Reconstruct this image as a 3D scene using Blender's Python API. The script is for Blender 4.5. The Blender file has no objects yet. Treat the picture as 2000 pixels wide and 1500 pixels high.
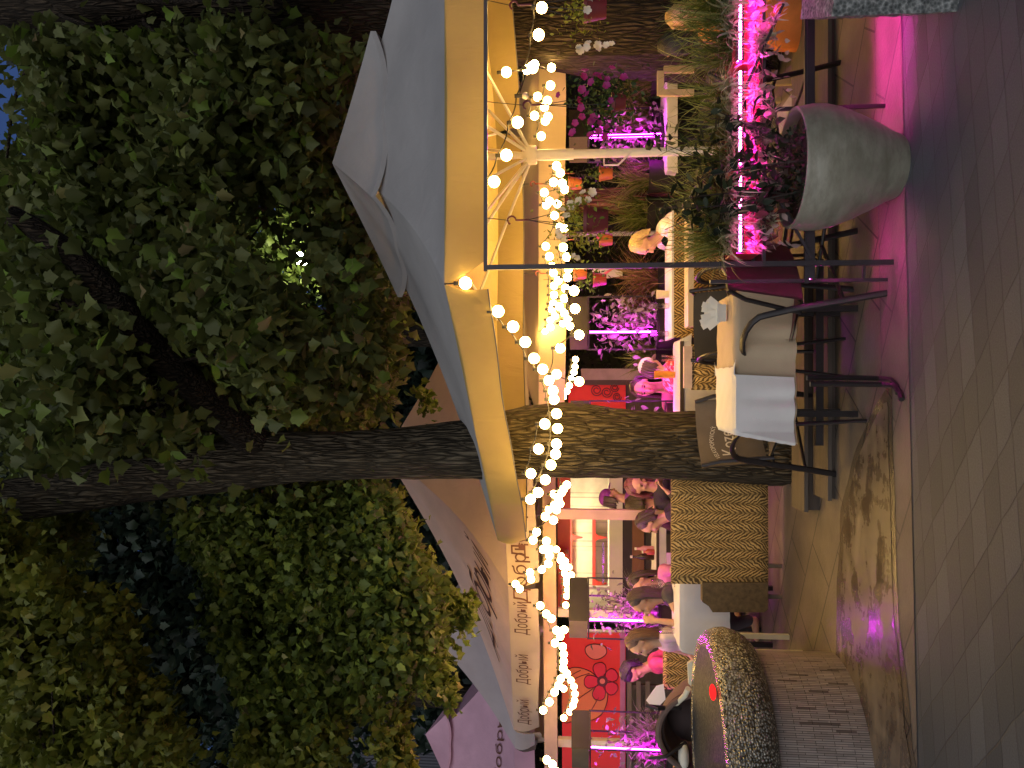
SUN_EL = -1.0; SKY_S = .6; SUN_S = 2.0; BULB_S = 62; LED_S = 40; FLOOR_S = 1100; RAIL_S = 460; PURP_S = 150; KIOSK_S = 34; LAMP_S = 150
import bpy, bmesh, math, random
import numpy as np
from mathutils import Vector, Matrix, Euler
random.seed(7); rng = np.random.default_rng(7)
sc = bpy.context.scene
COL = sc.collection
PI = math.pi
# ------------------------------------------------------------------ camera (picture is turned 90 degrees: world up points to image left)
F = 1500.0; EYE = 1.6; PITCH = math.atan(125/F)
fw = Vector((0, math.cos(PITCH), math.sin(PITCH))); up = Vector((0, -math.sin(PITCH), math.cos(PITCH))); rt = Vector((1, 0, 0))
eye = Vector((0, 0, EYE))
def ray(x, y):
    return fw + rt*((1500-y-750)/F) + up*((1000-x)/F)
def P(x, y, D):
    d = ray(x, y); return eye + d*(D/d.y)
def G(x, y, z=0.0):
    d = ray(x, y); return eye + d*((z-EYE)/d.z)
cam = bpy.data.cameras.new('camera'); camo = bpy.data.objects.new('camera', cam); COL.objects.link(camo)
m = Matrix.Identity(4)
for i, c in enumerate((-up, rt, -fw)):
    for r in range(3): m[r][i] = c[r]
m.translation = eye
camo.matrix_world = m
cam.lens = 27.0; cam.sensor_width = 36.0; cam.clip_end = 500; cam.clip_start = .05
sc.camera = camo
sc.view_settings.view_transform = 'Standard'; sc.view_settings.look = 'None'; sc.view_settings.gamma = 1
sc.view_settings.exposure = 0
sc.cycles.use_denoising = True
sc.cycles.max_bounces = 6; sc.cycles.diffuse_bounces = 3; sc.cycles.glossy_bounces = 3; sc.cycles.transmission_bounces = 6
sc.cycles.sample_clamp_indirect = 6
# ------------------------------------------------------------------ objects
def props(o, label=None, cat=None, group=None, kind=None):
    if label: o['label'] = label
    if cat: o['category'] = cat
    if group: o['group'] = group
    if kind: o['kind'] = kind
    return o
def thing(name, label, cat, loc=(0, 0, 0), rz=0, group=None):
    o = bpy.data.objects.new(name, None); COL.objects.link(o)
    o.location = loc; o.rotation_euler = (0, 0, rz); o.empty_display_size = .1
    return props(o, label, cat, group)
def tag(o, label, cat, group=None): return props(o, label, cat, group)
def dup(root, loc=None, rz=None, label=None, group=None):
    r = root.copy(); COL.objects.link(r)
    if loc is not None: r.location = loc
    if rz is not None: r.rotation_euler = (0, 0, rz)
    if label: r['label'] = label
    if group: r['group'] = group
    for ch in list(root.children):
        c = ch.copy(); COL.objects.link(c); c.parent = r
        for g in list(ch.children):
            d = g.copy(); COL.objects.link(d); d.parent = c
    return r
def origin_of(o):
    v = Vector((0, 0, 0))
    while o is not None:
        v += Vector(o.location); o = o.parent
    return v
class MB:
    def __init__(s): s.v = []; s.f = []; s.uv = {}
    def add(s, vs, fs):
        b = len(s.v); s.v += [tuple(p) for p in vs]; s.f += [tuple(b+i for i in f) for f in fs]; return b
    def box(s, c, size, rz=0, rot=None):
        M_ = rot if rot is not None else Matrix.Rotation(rz, 3, 'Z'); c = Vector(c)
        hx, hy, hz = size[0]/2, size[1]/2, size[2]/2
        vs = [c + M_ @ Vector((sx*hx, sy*hy, sz*hz)) for sx in (-1, 1) for sy in (-1, 1) for sz in (-1, 1)]
        s.add(vs, [(0, 1, 3, 2), (4, 6, 7, 5), (0, 4, 5, 1), (2, 3, 7, 6), (0, 2, 6, 4), (1, 5, 7, 3)]); return s
    def beam(s, a, b, w, h=None, upv=Vector((0, 0, 1))):
        a = Vector(a); b = Vector(b); d = b-a; L = d.length; d.normalize(); h = h or w
        if abs(d.dot(upv)) > .95: upv = Vector((0, 1, 0))
        sx = d.cross(upv).normalized(); sz = sx.cross(d).normalized()
        R_ = Matrix((sx, d, sz)).transposed()
        return s.box((a+b)/2, (w, L, h), rot=R_)
    def tube(s, pts, r, n=8, cap=True, flat=None):
        pts = [Vector(p) for p in pts]; k = len(pts)
        rs = r if isinstance(r, (list, tuple)) else [r]*k
        rings = []; prev = None
        for i, p in enumerate(pts):
            t = (pts[min(i+1, k-1)] - pts[max(i-1, 0)])
            if t.length < 1e-9: t = Vector((0, 0, 1))
            t.normalize()
            if prev is None:
                a = Vector((0, 0, 1)) if abs(t.z) < .9 else Vector((1, 0, 0))
                sx = t.cross(a).normalized()
            else:
                sx = (prev - t*prev.dot(t))
                sx = sx.normalized() if sx.length > 1e-6 else t.orthogonal().normalized()
            prev = sx; sy = t.cross(sx)
            rings.append([p + (sx*math.cos(2*PI*j/n) + sy*math.sin(2*PI*j/n)*(flat or 1))*rs[i] for j in range(n)])
        b = len(s.v)
        for R_ in rings: s.v += [tuple(q) for q in R_]
        for i in range(k-1):
            for j in range(n):
                s.f.append((b+i*n+j, b+i*n+(j+1) % n, b+(i+1)*n+(j+1) % n, b+(i+1)*n+j))
        if cap:
            s.f.append(tuple(b+j for j in range(n))[::-1]); s.f.append(tuple(b+(k-1)*n+j for j in range(n)))
        return s
    def lathe(s, prof, c=(0, 0, 0), n=24, sx=1, sy=1):
        c = Vector(c); b = len(s.v); k = len(prof)
        for r, z in prof:
            for j in range(n): s.v.append((c.x+r*sx*math.cos(2*PI*j/n), c.y+r*sy*math.sin(2*PI*j/n), c.z+z))
        for i in range(k-1):
            for j in range(n): s.f.append((b+i*n+j, b+i*n+(j+1) % n, b+(i+1)*n+(j+1) % n, b+(i+1)*n+j))
        if prof[0][0] > 1e-5: s.f.append(tuple(b+j for j in range(n))[::-1])
        if prof[-1][0] > 1e-5: s.f.append(tuple(b+(k-1)*n+j for j in range(n)))
        return s
    def ell(s, c, rad, rot=None, nu=12, nv=8):
        c = Vector(c); rad = rad if isinstance(rad, (tuple, list)) else (rad,)*3
        R_ = rot if rot is not None else Matrix.Identity(3); vs = [];
        vs.append(c + R_ @ Vector((0, 0, -rad[2])))
        for i in range(1, nv):
            th = -PI/2 + PI*i/nv
            for j in range(nu):
                ph = 2*PI*j/nu
                vs.append(c + R_ @ Vector((rad[0]*math.cos(th)*math.cos(ph), rad[1]*math.cos(th)*math.sin(ph), rad[2]*math.sin(th))))
        vs.append(c + R_ @ Vector((0, 0, rad[2]))); fs = []; top = len(vs)-1
        for j in range(nu): fs.append((0, 1+(j+1) % nu, 1+j)); fs.append((top, top-nu+j, top-nu+(j+1) % nu))
        for i in range(nv-2):
            for j in range(nu): fs.append((1+i*nu+j, 1+i*nu+(j+1) % nu, 1+(i+1)*nu+(j+1) % nu, 1+(i+1)*nu+j))
        s.add(vs, fs); return s
    def cap(s, a, b, ra, rb=None, n=10):
        a = Vector(a); b = Vector(b); rb = ra if rb is None else rb; d = (b-a); L = max(d.length, 1e-5); d = d/L
        pts = []; rs = []
        for k in range(4): t = -PI/2 + PI/2*k/3; pts.append(a + d*math.sin(t)*ra); rs.append(max(ra*math.cos(t), ra*.06))
        for k in range(1, 4): t = PI/2*k/3; 
        pts2 = []; rs2 = []
        for k in range(4): t = PI/2*k/3; pts2.append(b + d*math.sin(t)*rb); rs2.append(max(rb*math.cos(t), rb*.06))
        return s.tube(pts+pts2, rs+rs2, n)
    def grid(s, fn, nu, nv):
        b = len(s.v)
        for i in range(nu+1):
            for j in range(nv+1): s.v.append(tuple(fn(i/nu, j/nv)))
        w = nv+1
        for i in range(nu):
            for j in range(nv): s.f.append((b+i*w+j, b+(i+1)*w+j, b+(i+1)*w+j+1, b+i*w+j+1))
        return s
    def build(s, name, mat, parent=None, smooth=True, world=True, sharp=40):
        me = bpy.data.meshes.new(name)
        off = origin_of(parent) if (parent is not None and world) else Vector((0, 0, 0))
        me.from_pydata([(p[0]-off.x, p[1]-off.y, p[2]-off.z) for p in s.v], [], s.f)
        me.materials.append(mat)
        if smooth:
            me.polygons.foreach_set('use_smooth', [True]*len(me.polygons))
            me.set_sharp_from_angle(angle=math.radians(sharp))
        me.update()
        o = bpy.data.objects.new(name, me); COL.objects.link(o)
        if parent is not None: o.parent = parent
        return o
def npmesh(name, V, faces_idx, mat, parent=None, smooth=False):
    """V (n,k,3) copies of a template whose faces are lists of template indices"""
    n, k = V.shape[0], V.shape[1]
    me = bpy.data.meshes.new(name)
    off = np.array(origin_of(parent) if parent is not None else (0, 0, 0))
    vs = (V - off).reshape(-1, 3).astype(np.float32)
    loops = []; starts = []; tot = []
    L = sum(len(f) for f in faces_idx); base = (np.arange(n)*k)[:, None]
    tmpl = np.concatenate([np.array(f) for f in faces_idx])[None, :]
    lv = (base + tmpl).reshape(-1).astype(np.int32)
    fl = np.array([len(f) for f in faces_idx]); fs = np.concatenate([[0], np.cumsum(fl)[:-1]])
    ls = ((np.arange(n)*L)[:, None] + fs[None, :]).reshape(-1).astype(np.int32)
    lt = np.tile(fl, n).astype(np.int32)
    me.vertices.add(len(vs)); me.vertices.foreach_set('co', vs.reshape(-1))
    me.loops.add(len(lv)); me.loops.foreach_set('vertex_index', lv)
    me.polygons.add(len(ls)); me.polygons.foreach_set('loop_start', ls); me.polygons.foreach_set('loop_total', lt)
    me.update(calc_edges=True); me.validate()
    if smooth: me.polygons.foreach_set('use_smooth', [True]*len(me.polygons))
    me.materials.append(mat)
    o = bpy.data.objects.new(name, me); COL.objects.link(o)
    if parent is not None: o.parent = parent
    return o
# ------------------------------------------------------------------ materials
def newmat(name):
    mt = bpy.data.materials.new(name); mt.use_nodes = True; nt = mt.node_tree; nt.nodes.clear()
    out = nt.nodes.new('ShaderNodeOutputMaterial'); return mt, nt, out
def nd(nt, t, **k):
    n = nt.nodes.new(t)
    for a, b in k.items():
        if a.startswith('_'): n.inputs[int(a[1:])].default_value = b
        else: setattr(n, a, b)
    return n
def lk(nt, a, b): nt.links.new(a, b)
def col4(c): return (c[0], c[1], c[2], 1)
def mulc(c, f): return tuple(min(1, max(0, x*f)) for x in c)
def ramp(nt, fac, stops):
    r = nt.nodes.new('ShaderNodeValToRGB'); e = r.color_ramp.elements
    e[0].position = stops[0][0]; e[0].color = col4(stops[0][1]); e[1].position = stops[-1][0]; e[1].color = col4(stops[-1][1])
    for p, c in stops[1:-1]: q = e.new(p); q.color = col4(c)
    lk(nt, fac, r.inputs[0]); return r.outputs[0]
def mth(nt, op, a, b=None, c=None):
    n = nt.nodes.new('ShaderNodeMath'); n.operation = op
    for i, q in enumerate((a, b, c)):
        if q is None: continue
        if isinstance(q, (int, float)): n.inputs[i].default_value = q
        else: lk(nt, q, n.inputs[i])
    return n.outputs[0]
def coords(nt, kind='Object'): return nt.nodes.new('ShaderNodeTexCoord').outputs[kind]
def mapping(nt, vec, scale=(1, 1, 1), rot=(0, 0, 0), loc=(0, 0, 0)):
    m_ = nt.nodes.new('ShaderNodeMapping'); lk(nt, vec, m_.inputs[0])
    m_.inputs['Scale'].default_value = scale; m_.inputs['Rotation'].default_value = rot; m_.inputs['Location'].default_value = loc
    return m_.outputs[0]
def noise(nt, vec, scale, detail=4, rough=.55, dist=0):
    n = nt.nodes.new('ShaderNodeTexNoise'); lk(nt, vec, n.inputs['Vector'])
    n.inputs['Scale'].default_value = scale; n.inputs['Detail'].default_value = detail; n.inputs['Roughness'].default_value = rough; n.inputs['Distortion'].default_value = dist
    return n.outputs[0]
def bump(nt, h, strength=.4, dist=.02, normal=None):
    b = nt.nodes.new('ShaderNodeBump'); b.inputs['Strength'].default_value = strength; b.inputs['Distance'].default_value = dist
    lk(nt, h, b.inputs['Height'])
    if normal: lk(nt, normal, b.inputs['Normal'])
    return b.outputs[0]
def principled(nt, out, color=None, rough=.6, metal=0, spec=.5, normal=None, trans=0, tcol=None, rsock=None):
    p = nt.nodes.new('ShaderNodeBsdfPrincipled')
    p.inputs['Roughness'].default_value = rough; p.inputs['Metallic'].default_value = metal; p.inputs['Specular IOR Level'].default_value = spec
    if isinstance(color, tuple): p.inputs['Base Color'].default_value = col4(color)
    elif color is not None: lk(nt, color, p.inputs['Base Color'])
    if normal: lk(nt, normal, p.inputs['Normal'])
    if rsock: lk(nt, rsock, p.inputs['Roughness'])
    if trans:
        t = nt.nodes.new('ShaderNodeBsdfTranslucent'); mx = nt.nodes.new('ShaderNodeMixShader'); mx.inputs[0].default_value = trans
        tc = tcol if tcol is not None else color
        if isinstance(tc, tuple): t.inputs[0].default_value = col4(tc)
        else: lk(nt, tc, t.inputs[0])
        if normal: lk(nt, normal, t.inputs['Normal'])
        lk(nt, p.outputs[0], mx.inputs[1]); lk(nt, t.outputs[0], mx.inputs[2]); lk(nt, mx.outputs[0], out.inputs[0])
    else: lk(nt, p.outputs[0], out.inputs[0])
    return p
_mc = {}
def M(name, c, rough=.6, var=.18, scale=6, bmp=0, bscale=60, metal=0, spec=.5, trans=0, stretch=(1, 1, 1)):
    if name in _mc: return _mc[name]
    mt, nt, out = newmat(name); tc = mapping(nt, coords(nt), stretch)
    n1 = noise(nt, tc, scale, 5)
    colr = ramp(nt, n1, [(.3, mulc(c, 1-var)), (.7, mulc(c, 1+var))])
    nrm = bump(nt, noise(nt, tc, bscale, 3), bmp, .01) if bmp else None
    principled(nt, out, colr, rough, metal, spec, nrm, trans)
    _mc[name] = mt; return mt
def EM(name, c, strength):
    if name in _mc: return _mc[name]
    mt, nt, out = newmat(name); e = nd(nt, 'ShaderNodeEmission'); e.inputs[0].default_value = col4(c); e.inputs[1].default_value = strength
    lk(nt, e.outputs[0], out.inputs[0]); _mc[name] = mt; return mt
def leafmat(name, stops, trans=.35, rough=.55):
    mt, nt, out = newmat(name); g = nd(nt, 'ShaderNodeNewGeometry')
    c = ramp(nt, g.outputs['Random Per Island'], stops)
    n1 = noise(nt, coords(nt), 2.2, 3)
    hs = nd(nt, 'ShaderNodeMix', data_type='RGBA', blend_type='MULTIPLY'); hs.inputs[0].default_value = .7
    lk(nt, c, hs.inputs[6]); lk(nt, ramp(nt, n1, [(.35, (.62, .64, .62)), (.65, (1, 1, .95))]), hs.inputs[7])
    principled(nt, out, hs.outputs[2], rough, 0, .35, None, trans)
    return mt
def bark(name, dark, light, sc_=1.0):
    mt, nt, out = newmat(name); tc = coords(nt)
    mp = mapping(nt, tc, (17*sc_, 17*sc_, 1.9*sc_))
    w = noise(nt, mp, 1.6, 6, .65, .6)
    vo = nd(nt, 'ShaderNodeTexVoronoi', feature='DISTANCE_TO_EDGE'); vo.inputs['Scale'].default_value = 2.0; vo.inputs['Randomness'].default_value = 1
    mx = nd(nt, 'ShaderNodeVectorMath', operation='ADD'); lk(nt, mp, mx.inputs[0])
    nz = nd(nt, 'ShaderNodeTexNoise'); nz.inputs['Scale'].default_value = 1.2; lk(nt, mp, nz.inputs['Vector']); lk(nt, nz.outputs[1], mx.inputs[1]); lk(nt, mx.outputs[0], vo.inputs['Vector'])
    h = mth(nt, 'ADD', mth(nt, 'MINIMUM', mth(nt, 'MULTIPLY', vo.outputs[0], 3.0), 1.0), mth(nt, 'MULTIPLY', w, .7))
    c = ramp(nt, mth(nt, 'MULTIPLY', h, .6), [(.15, dark), (.6, light), (.97, mulc(light, 1.15))])
    principled(nt, out, c, .9, 0, .2, bump(nt, h, 1.0, .05))
    return mt
BLACKM = M('black metal', (.012, .012, .013), .4, .3, 20)
WHITECLOTH = M('white cotton cloth', (.58, .56, .53), .85, .06, 5, .25, 180)
WIREM = M('dark cable', (.02, .018, .015), .6)
# ================================================================== LIGHT
w = bpy.data.worlds.new('World'); sc.world = w; w.use_nodes = True
nt = w.node_tree; nt.nodes.clear(); wo = nd(nt, 'ShaderNodeOutputWorld'); bg = nd(nt, 'ShaderNodeBackground')
sky = nd(nt, 'ShaderNodeTexSky', sky_type='NISHITA'); sky.sun_disc = False; sky.ozone_density = 3.2; sky.dust_density = .2
sky.sun_elevation = math.radians(SUN_EL); sky.sun_rotation = math.radians(200)
lk(nt, sky.outputs[0], bg.inputs[0]); bg.inputs[1].default_value = SKY_S; lk(nt, bg.outputs[0], wo.inputs[0])
sl = bpy.data.lights.new('street_light_sun', 'SUN'); sl.energy = SUN_S; sl.angle = math.radians(110); sl.color = (1, .98, .93)
so = bpy.data.objects.new('street_light_sun', sl); COL.objects.link(so)
so.rotation_euler = Vector((.38, .85, -.33)).to_track_quat('-Z', 'Y').to_euler()
# ================================================================== GROUND
def paver_mat():
    mt, nt, out = newmat('diamond concrete pavers'); tc = coords(nt)
    sp = nd(nt, 'ShaderNodeSeparateXYZ'); lk(nt, tc, sp.inputs[0])
    wob = mth(nt, 'MULTIPLY', mth(nt, 'SUBTRACT', noise(nt, tc, 3, 2), .5), .03)
    X = mth(nt, 'ADD', sp.outputs[0], wob); Y = mth(nt, 'ADD', mth(nt, 'ADD', sp.outputs[1], wob), mth(nt, 'MULTIPLY', sp.outputs[0], -.13))
    a = mth(nt, 'DIVIDE', Y, .115); b = mth(nt, 'DIVIDE', mth(nt, 'ADD', X, Y), .235)
    fa = mth(nt, 'FRACT', a); fb = mth(nt, 'FRACT', b)
    ea = mth(nt, 'MULTIPLY', mth(nt, 'MINIMUM', fa, mth(nt, 'SUBTRACT', 1, fa)), .125)
    eb = mth(nt, 'MULTIPLY', mth(nt, 'MINIMUM', fb, mth(nt, 'SUBTRACT', 1, fb)), .19)
    e = mth(nt, 'MINIMUM', ea, eb)
    j = mth(nt, 'MINIMUM', mth(nt, 'ADD', mth(nt, 'DIVIDE', e, .006), mth(nt, 'MULTIPLY', noise(nt, tc, 5, 3), .5)), 1)
    cb = nd(nt, 'ShaderNodeCombineXYZ'); lk(nt, mth(nt, 'FLOOR', a), cb.inputs[0]); lk(nt, mth(nt, 'FLOOR', b), cb.inputs[1])
    wn = nd(nt, 'ShaderNodeTexWhiteNoise', noise_dimensions='3D'); lk(nt, cb.outputs[0], wn.inputs[0])
    big = noise(nt, tc, .9, 4)
    base = ramp(nt, mth(nt, 'ADD', mth(nt, 'MULTIPLY', wn.outputs[0], .55), mth(nt, 'MULTIPLY', big, .5)), [(.2, (.058, .063, .069)), (.5, (.074, .079, .086)), (.72, (.086, .092, .100)), (.9, (.112, .119, .128))])
    fine = ramp(nt, noise(nt, tc, 140, 2), [(.3, (.78, .78, .78)), (.7, (1.1, 1.1, 1.1))])
    m1 = nd(nt, 'ShaderNodeMix', data_type='RGBA', blend_type='MULTIPLY'); m1.inputs[0].default_value = 1; lk(nt, base, m1.inputs[6]); lk(nt, fine, m1.inputs[7])
    m2 = nd(nt, 'ShaderNodeMix', data_type='RGBA'); lk(nt, j, m2.inputs[0]); m2.inputs[6].default_value = (.035, .032, .03, 1); lk(nt, m1.outputs[2], m2.inputs[7])
    hh = mth(nt, 'ADD', j, mth(nt, 'MULTIPLY', noise(nt, tc, 90, 3), .35))
    principled(nt, out, m2.outputs[2], .62, 0, .35, bump(nt, hh, .45, .006))
    return mt
def slab_mat(name, c1, c2, bw, bh, rough=.6, mort=(.04, .03, .025)):
    mt, nt, out = newmat(name); tc = coords(nt); mp = mapping(nt, tc, (1, 1, 1), (0, 0, .55))
    br = nd(nt, 'ShaderNodeTexBrick'); lk(nt, mp, br.inputs['Vector']); br.offset = .5
    for k, v in (('Color1', col4(c1)), ('Color2', col4(c2)), ('Mortar', col4(mort)), ('Scale', 1.0), ('Mortar Size', .006), ('Brick Width', bw), ('Row Height', bh)): br.inputs[k].default_value = v
    m1 = nd(nt, 'ShaderNodeMix', data_type='RGBA', blend_type='MULTIPLY'); m1.inputs[0].default_value = .8; lk(nt, br.outputs[0], m1.inputs[6])
    lk(nt, ramp(nt, noise(nt, tc, 3.5, 6), [(.3, (.6, .58, .55)), (.7, (1.15, 1.1, 1.05))]), m1.inputs[7])
    principled(nt, out, m1.outputs[2], rough, 0, .4, bump(nt, noise(nt, tc, 60, 3), .25, .01)); return mt
g = MB().add([(-60, -20, 0), (60, -20, 0), (60, 80, 0), (-60, 80, 0)], [(0, 1, 2, 3)])
gb = MB(); gb.add([(-60, -20, 0), (60, -20, 0), (60, 80, 0), (-60, 80, 0)], [(0, 1, 2, 3)])
props(gb.build('pavement', paver_mat(), smooth=False), kind='structure')
def kerb_line(x):  # forward distance of the joint between street pavers and the terrace floor
    return 3.87 + .05*(x-.64)
kb = MB()
kb.add([(x, kerb_line(x), .004) for x in (-4, 5)] + [(x, kerb_line(x)+.33, .004) for x in (5, -4)], [(0, 1, 2, 3)])
props(kb.build('edging_strip', slab_mat('pale edging stone', (.12, .103, .088), (.145, .125, .108), .9, .33, mort=(.07, .06, .055)), smooth=False), kind='structure')
fl = MB()
fl.add([(-9, kerb_line(-9)+.335, .004), (9, kerb_line(9)+.335, .004), (9, 14, .004), (-9, 14, .004)], [(0, 1, 2, 3)])
props(fl.build('terrace_floor', slab_mat('brown terrace slabs', (.125, .102, .078), (.15, .122, .093), .62, .4), smooth=False), kind='structure')
# puddle
def puddle_mat():
    mt, nt, out = newmat('shallow water'); tc = coords(nt)
    n1 = noise(nt, mapping(nt, tc, (1, 2.6, 1)), 2.6, 6, .62, .4)
    n2 = noise(nt, mapping(nt, tc, (5, 1.5, 1)), 2.0, 5, .6)
    k = mth(nt, 'ADD', mth(nt, 'MULTIPLY', n1, .7), mth(nt, 'MULTIPLY', n2, .3))
    wet = nd(nt, 'ShaderNodeMapRange'); wet.interpolation_type = 'SMOOTHSTEP'; lk(nt, k, wet.inputs[0]); wet.inputs[1].default_value = .36; wet.inputs[2].default_value = .64
    c = ramp(nt, wet.outputs[0], [(0, (.06, .042, .028)), (.6, (.11, .085, .058)), (1, (.17, .135, .095))])
    ro_ = mth(nt, 'ADD', .15, mth(nt, 'MULTIPLY', wet.outputs[0], .30))
    principled(nt, out, c, .06, 0, .38, bump(nt, noise(nt, tc, 24, 3), .06, .01), rsock=ro_); return mt
pp = [(1732, 785), (1712, 812), (1690, 860), (1672, 905), (1660, 960), (1648, 1010), (1647, 1075), (1642, 1140), (1642, 1200), (1640, 1262), (1642, 1330), (1645, 1420), (1650, 1520), (1768, 1520), (1766, 1420), (1760, 1330), (1752, 1262), (1746, 1220), (1742, 1130), (1740, 1060), (1738, 960), (1735, 900), (1734, 840)]
def pud_pts():
    q = [G(x, y, .009) for x, y in pp]; n = len(q); r = []
    for i in range(n):
        a, b, c, d = q[i-1], q[i], q[(i+1) % n], q[(i+2) % n]
        for t in (0, .34, .67):
            r.append(.5*((2*b) + (c-a)*t + (2*a-5*b+4*c-d)*t*t + (3*b-a-3*c+d)*t**3))
    return r
pb = MB(); qp = [Vector((p.x, max(p.y, kerb_line(p.x)+.02+.015*math.sin(p.x*9)), p.z)) for p in pud_pts()]; pb.add(qp, [tuple(range(len(qp)))])
props(pb.build('puddle_water', puddle_mat(), smooth=False), kind='structure')
wetm = slab_mat('wet terrace slabs', (.085, .066, .046), (.10, .08, .056), .62, .4, .25)
c0 = sum(qp, Vector())/len(qp); wb = MB(); wb.add([(p.x+(p.x-c0.x)*.09, max(p.y+(p.y-c0.y)*.18, kerb_line(p.x)+.006), .0065) for p in qp], [tuple(range(len(qp)))])
props(wb.build('wet_ground', wetm, smooth=False), kind='structure')
# ================================================================== LEAVES
half = [(0, 0), (.22, -.08), (.46, .08), (.42, .24), (.60, .48), (.42, .56), (.26, .70), (0, 1.0)]
def maple_template():
    a = [(x*.95, y-.02, abs(x)*.28 - .18*y*y) for x, y in half]; b = [(-x, y, z) for x, y, z in a[1:-1]]
    V = np.array(a + b); R = list(range(8)); L = [0, 7] + [13, 12, 11, 10, 9, 8]
    return V, [tuple(R), tuple(L)]
MAPLE = maple_template()
OVAL = (np.array([(0, 0, 0), (.22, .3, .05), (.25, .6, .03), (0, 1, -.12), (-.25, .6, .03), (-.22, .3, .05)]), [(0, 1, 2, 3), (0, 3, 4, 5)])
def rotmats(az, el, roll):
    ca, sa, ce, se, cr, sr = np.cos(az), np.sin(az), np.cos(el), np.sin(el), np.cos(roll), np.sin(roll)
    n = len(az); Z = np.zeros(n); O = np.ones(n)
    Rz = np.stack([np.stack([ca, -sa, Z], 1), np.stack([sa, ca, Z], 1), np.stack([Z, Z, O], 1)], 1)
    Rx = np.stack([np.stack([O, Z, Z], 1), np.stack([Z, ce, -se], 1), np.stack([Z, se, ce], 1)], 1)
    Ry = np.stack([np.stack([cr, Z, sr], 1), np.stack([Z, O, Z], 1), np.stack([-sr, Z, cr], 1)], 1)
    return Rz @ Rx @ Ry
def leaves(name, C, size, mat, parent=None, tmpl=MAPLE, elm=-.55, els=.5, svar=.3):
    n = len(C); az = rng.uniform(0, 2*PI, n); el = rng.normal(elm, els, n); ro = rng.normal(0, .5, n)
    R_ = rotmats(az, el, ro); s = size*(1+rng.uniform(-svar, svar, n))
    V = np.einsum('nij,kj->nki', R_, tmpl[0])*s[:, None, None] + C[:, None, :]
    return npmesh(name, V, tmpl[1], mat, parent)
def in_poly(x, y, poly):
    c = False; n = len(poly)
    for i in range(n):
        x1, y1 = poly[i]; x2, y2 = poly[i-1]
        if (y1 > y) != (y2 > y) and x < (x2-x1)*(y-y1)/(y2-y1)+x1: c = not c
    return c
def clusters(poly, d0, d1, n, holes=(), jit=0):
    xs = [p[0] for p in poly]; ys = [p[1] for p in poly]; out = []; tries = 0
    while len(out) < n and tries < n*40:
        tries += 1
        x = random.uniform(min(xs), max(xs)); y = random.uniform(min(ys), max(ys))
        if not in_poly(x, y, poly): continue
        if any(in_poly(x, y, h) for h in holes): continue
        out.append((x, y, random.uniform(d0, d1)))
    return out
def spray(cl, per, r, flat=.6):
    Cs = []
    for x, y, D in cl:
        c = np.array(P(x, y, D)); k = int(per*random.uniform(.6, 1.4)); rr = r*random.uniform(.6, 1.3)
        # leafy twigs: short runs of leaves round a drooping line
        d = rng.normal(0, 1, 3); d[2] = -abs(d[2])*.5; d /= np.linalg.norm(d)
        t = rng.uniform(-1, 1, k)[:, None]
        Cs.append(c + d*t*rr + rng.normal(0, 1, (k, 3))*np.array([rr*.42, rr*.42, rr*.42*flat]))
    return np.concatenate(Cs)
def thin(C, polys, keep=.05, dmax=1e9):
    """thin the foliage where the real crown has openings"""
    d = C - np.array(eye); dep = d @ np.array(fw); u = 750 + F*d[:, 0]/dep; v = 1000 - F*(d @ np.array(up))/dep
    ok = np.ones(len(C), bool)
    for i in range(len(C)):
        jx, jy = v[i] + random.gauss(0, 9), 1500-u[i] + random.gauss(0, 9)
        if C[i, 1] < dmax and any(in_poly(jx, jy, q) for q in polys) and random.random() > keep: ok[i] = False
    return C[ok]
LAMPGAP = [(430, 345), (520, 370), (640, 400), (650, 440), (560, 450), (640, 560), (650, 640), (585, 640), (540, 560), (480, 480), (425, 420)]
SKYGAP = [(-60, 110), (40, 118), (55, 150), (12, 168), (14, 190), (50, 205), (55, 245), (20, 262), (28, 300), (-60, 310)]
LIMBGAP = [(540, 865), (470, 800), (400, 730), (325, 650), (255, 575), (150, 462), (95, 505), (190, 595), (305, 720), (372, 800), (430, 870)]
TRUNKGAP = [(-20, -60), (730, -60), (730, 66), (560, 78), (400, 40), (250, 72), (-20, 48)]
ROOFGAP = [(845, 640), (805, 730), (772, 800), (755, 850), (745, 930), (770, 985), (800, 1040), (830, 1085), (862, 1118), (880, 1150), (925, 1180), (960, 1180), (960, 1250), (905, 1262), (890, 1300), (900, 1395), (1100, 1400), (1100, 600)]
NIGHTGAP = [[(170, 1040), (330, 1050), (400, 1130), (420, 1180), (350, 1230), (300, 1200), (235, 1165)], [(270, 1245), (350, 1215), (440, 1300), (480, 1400), (440, 1480), (370, 1440), (345, 1370), (290, 1320)]]
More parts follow.
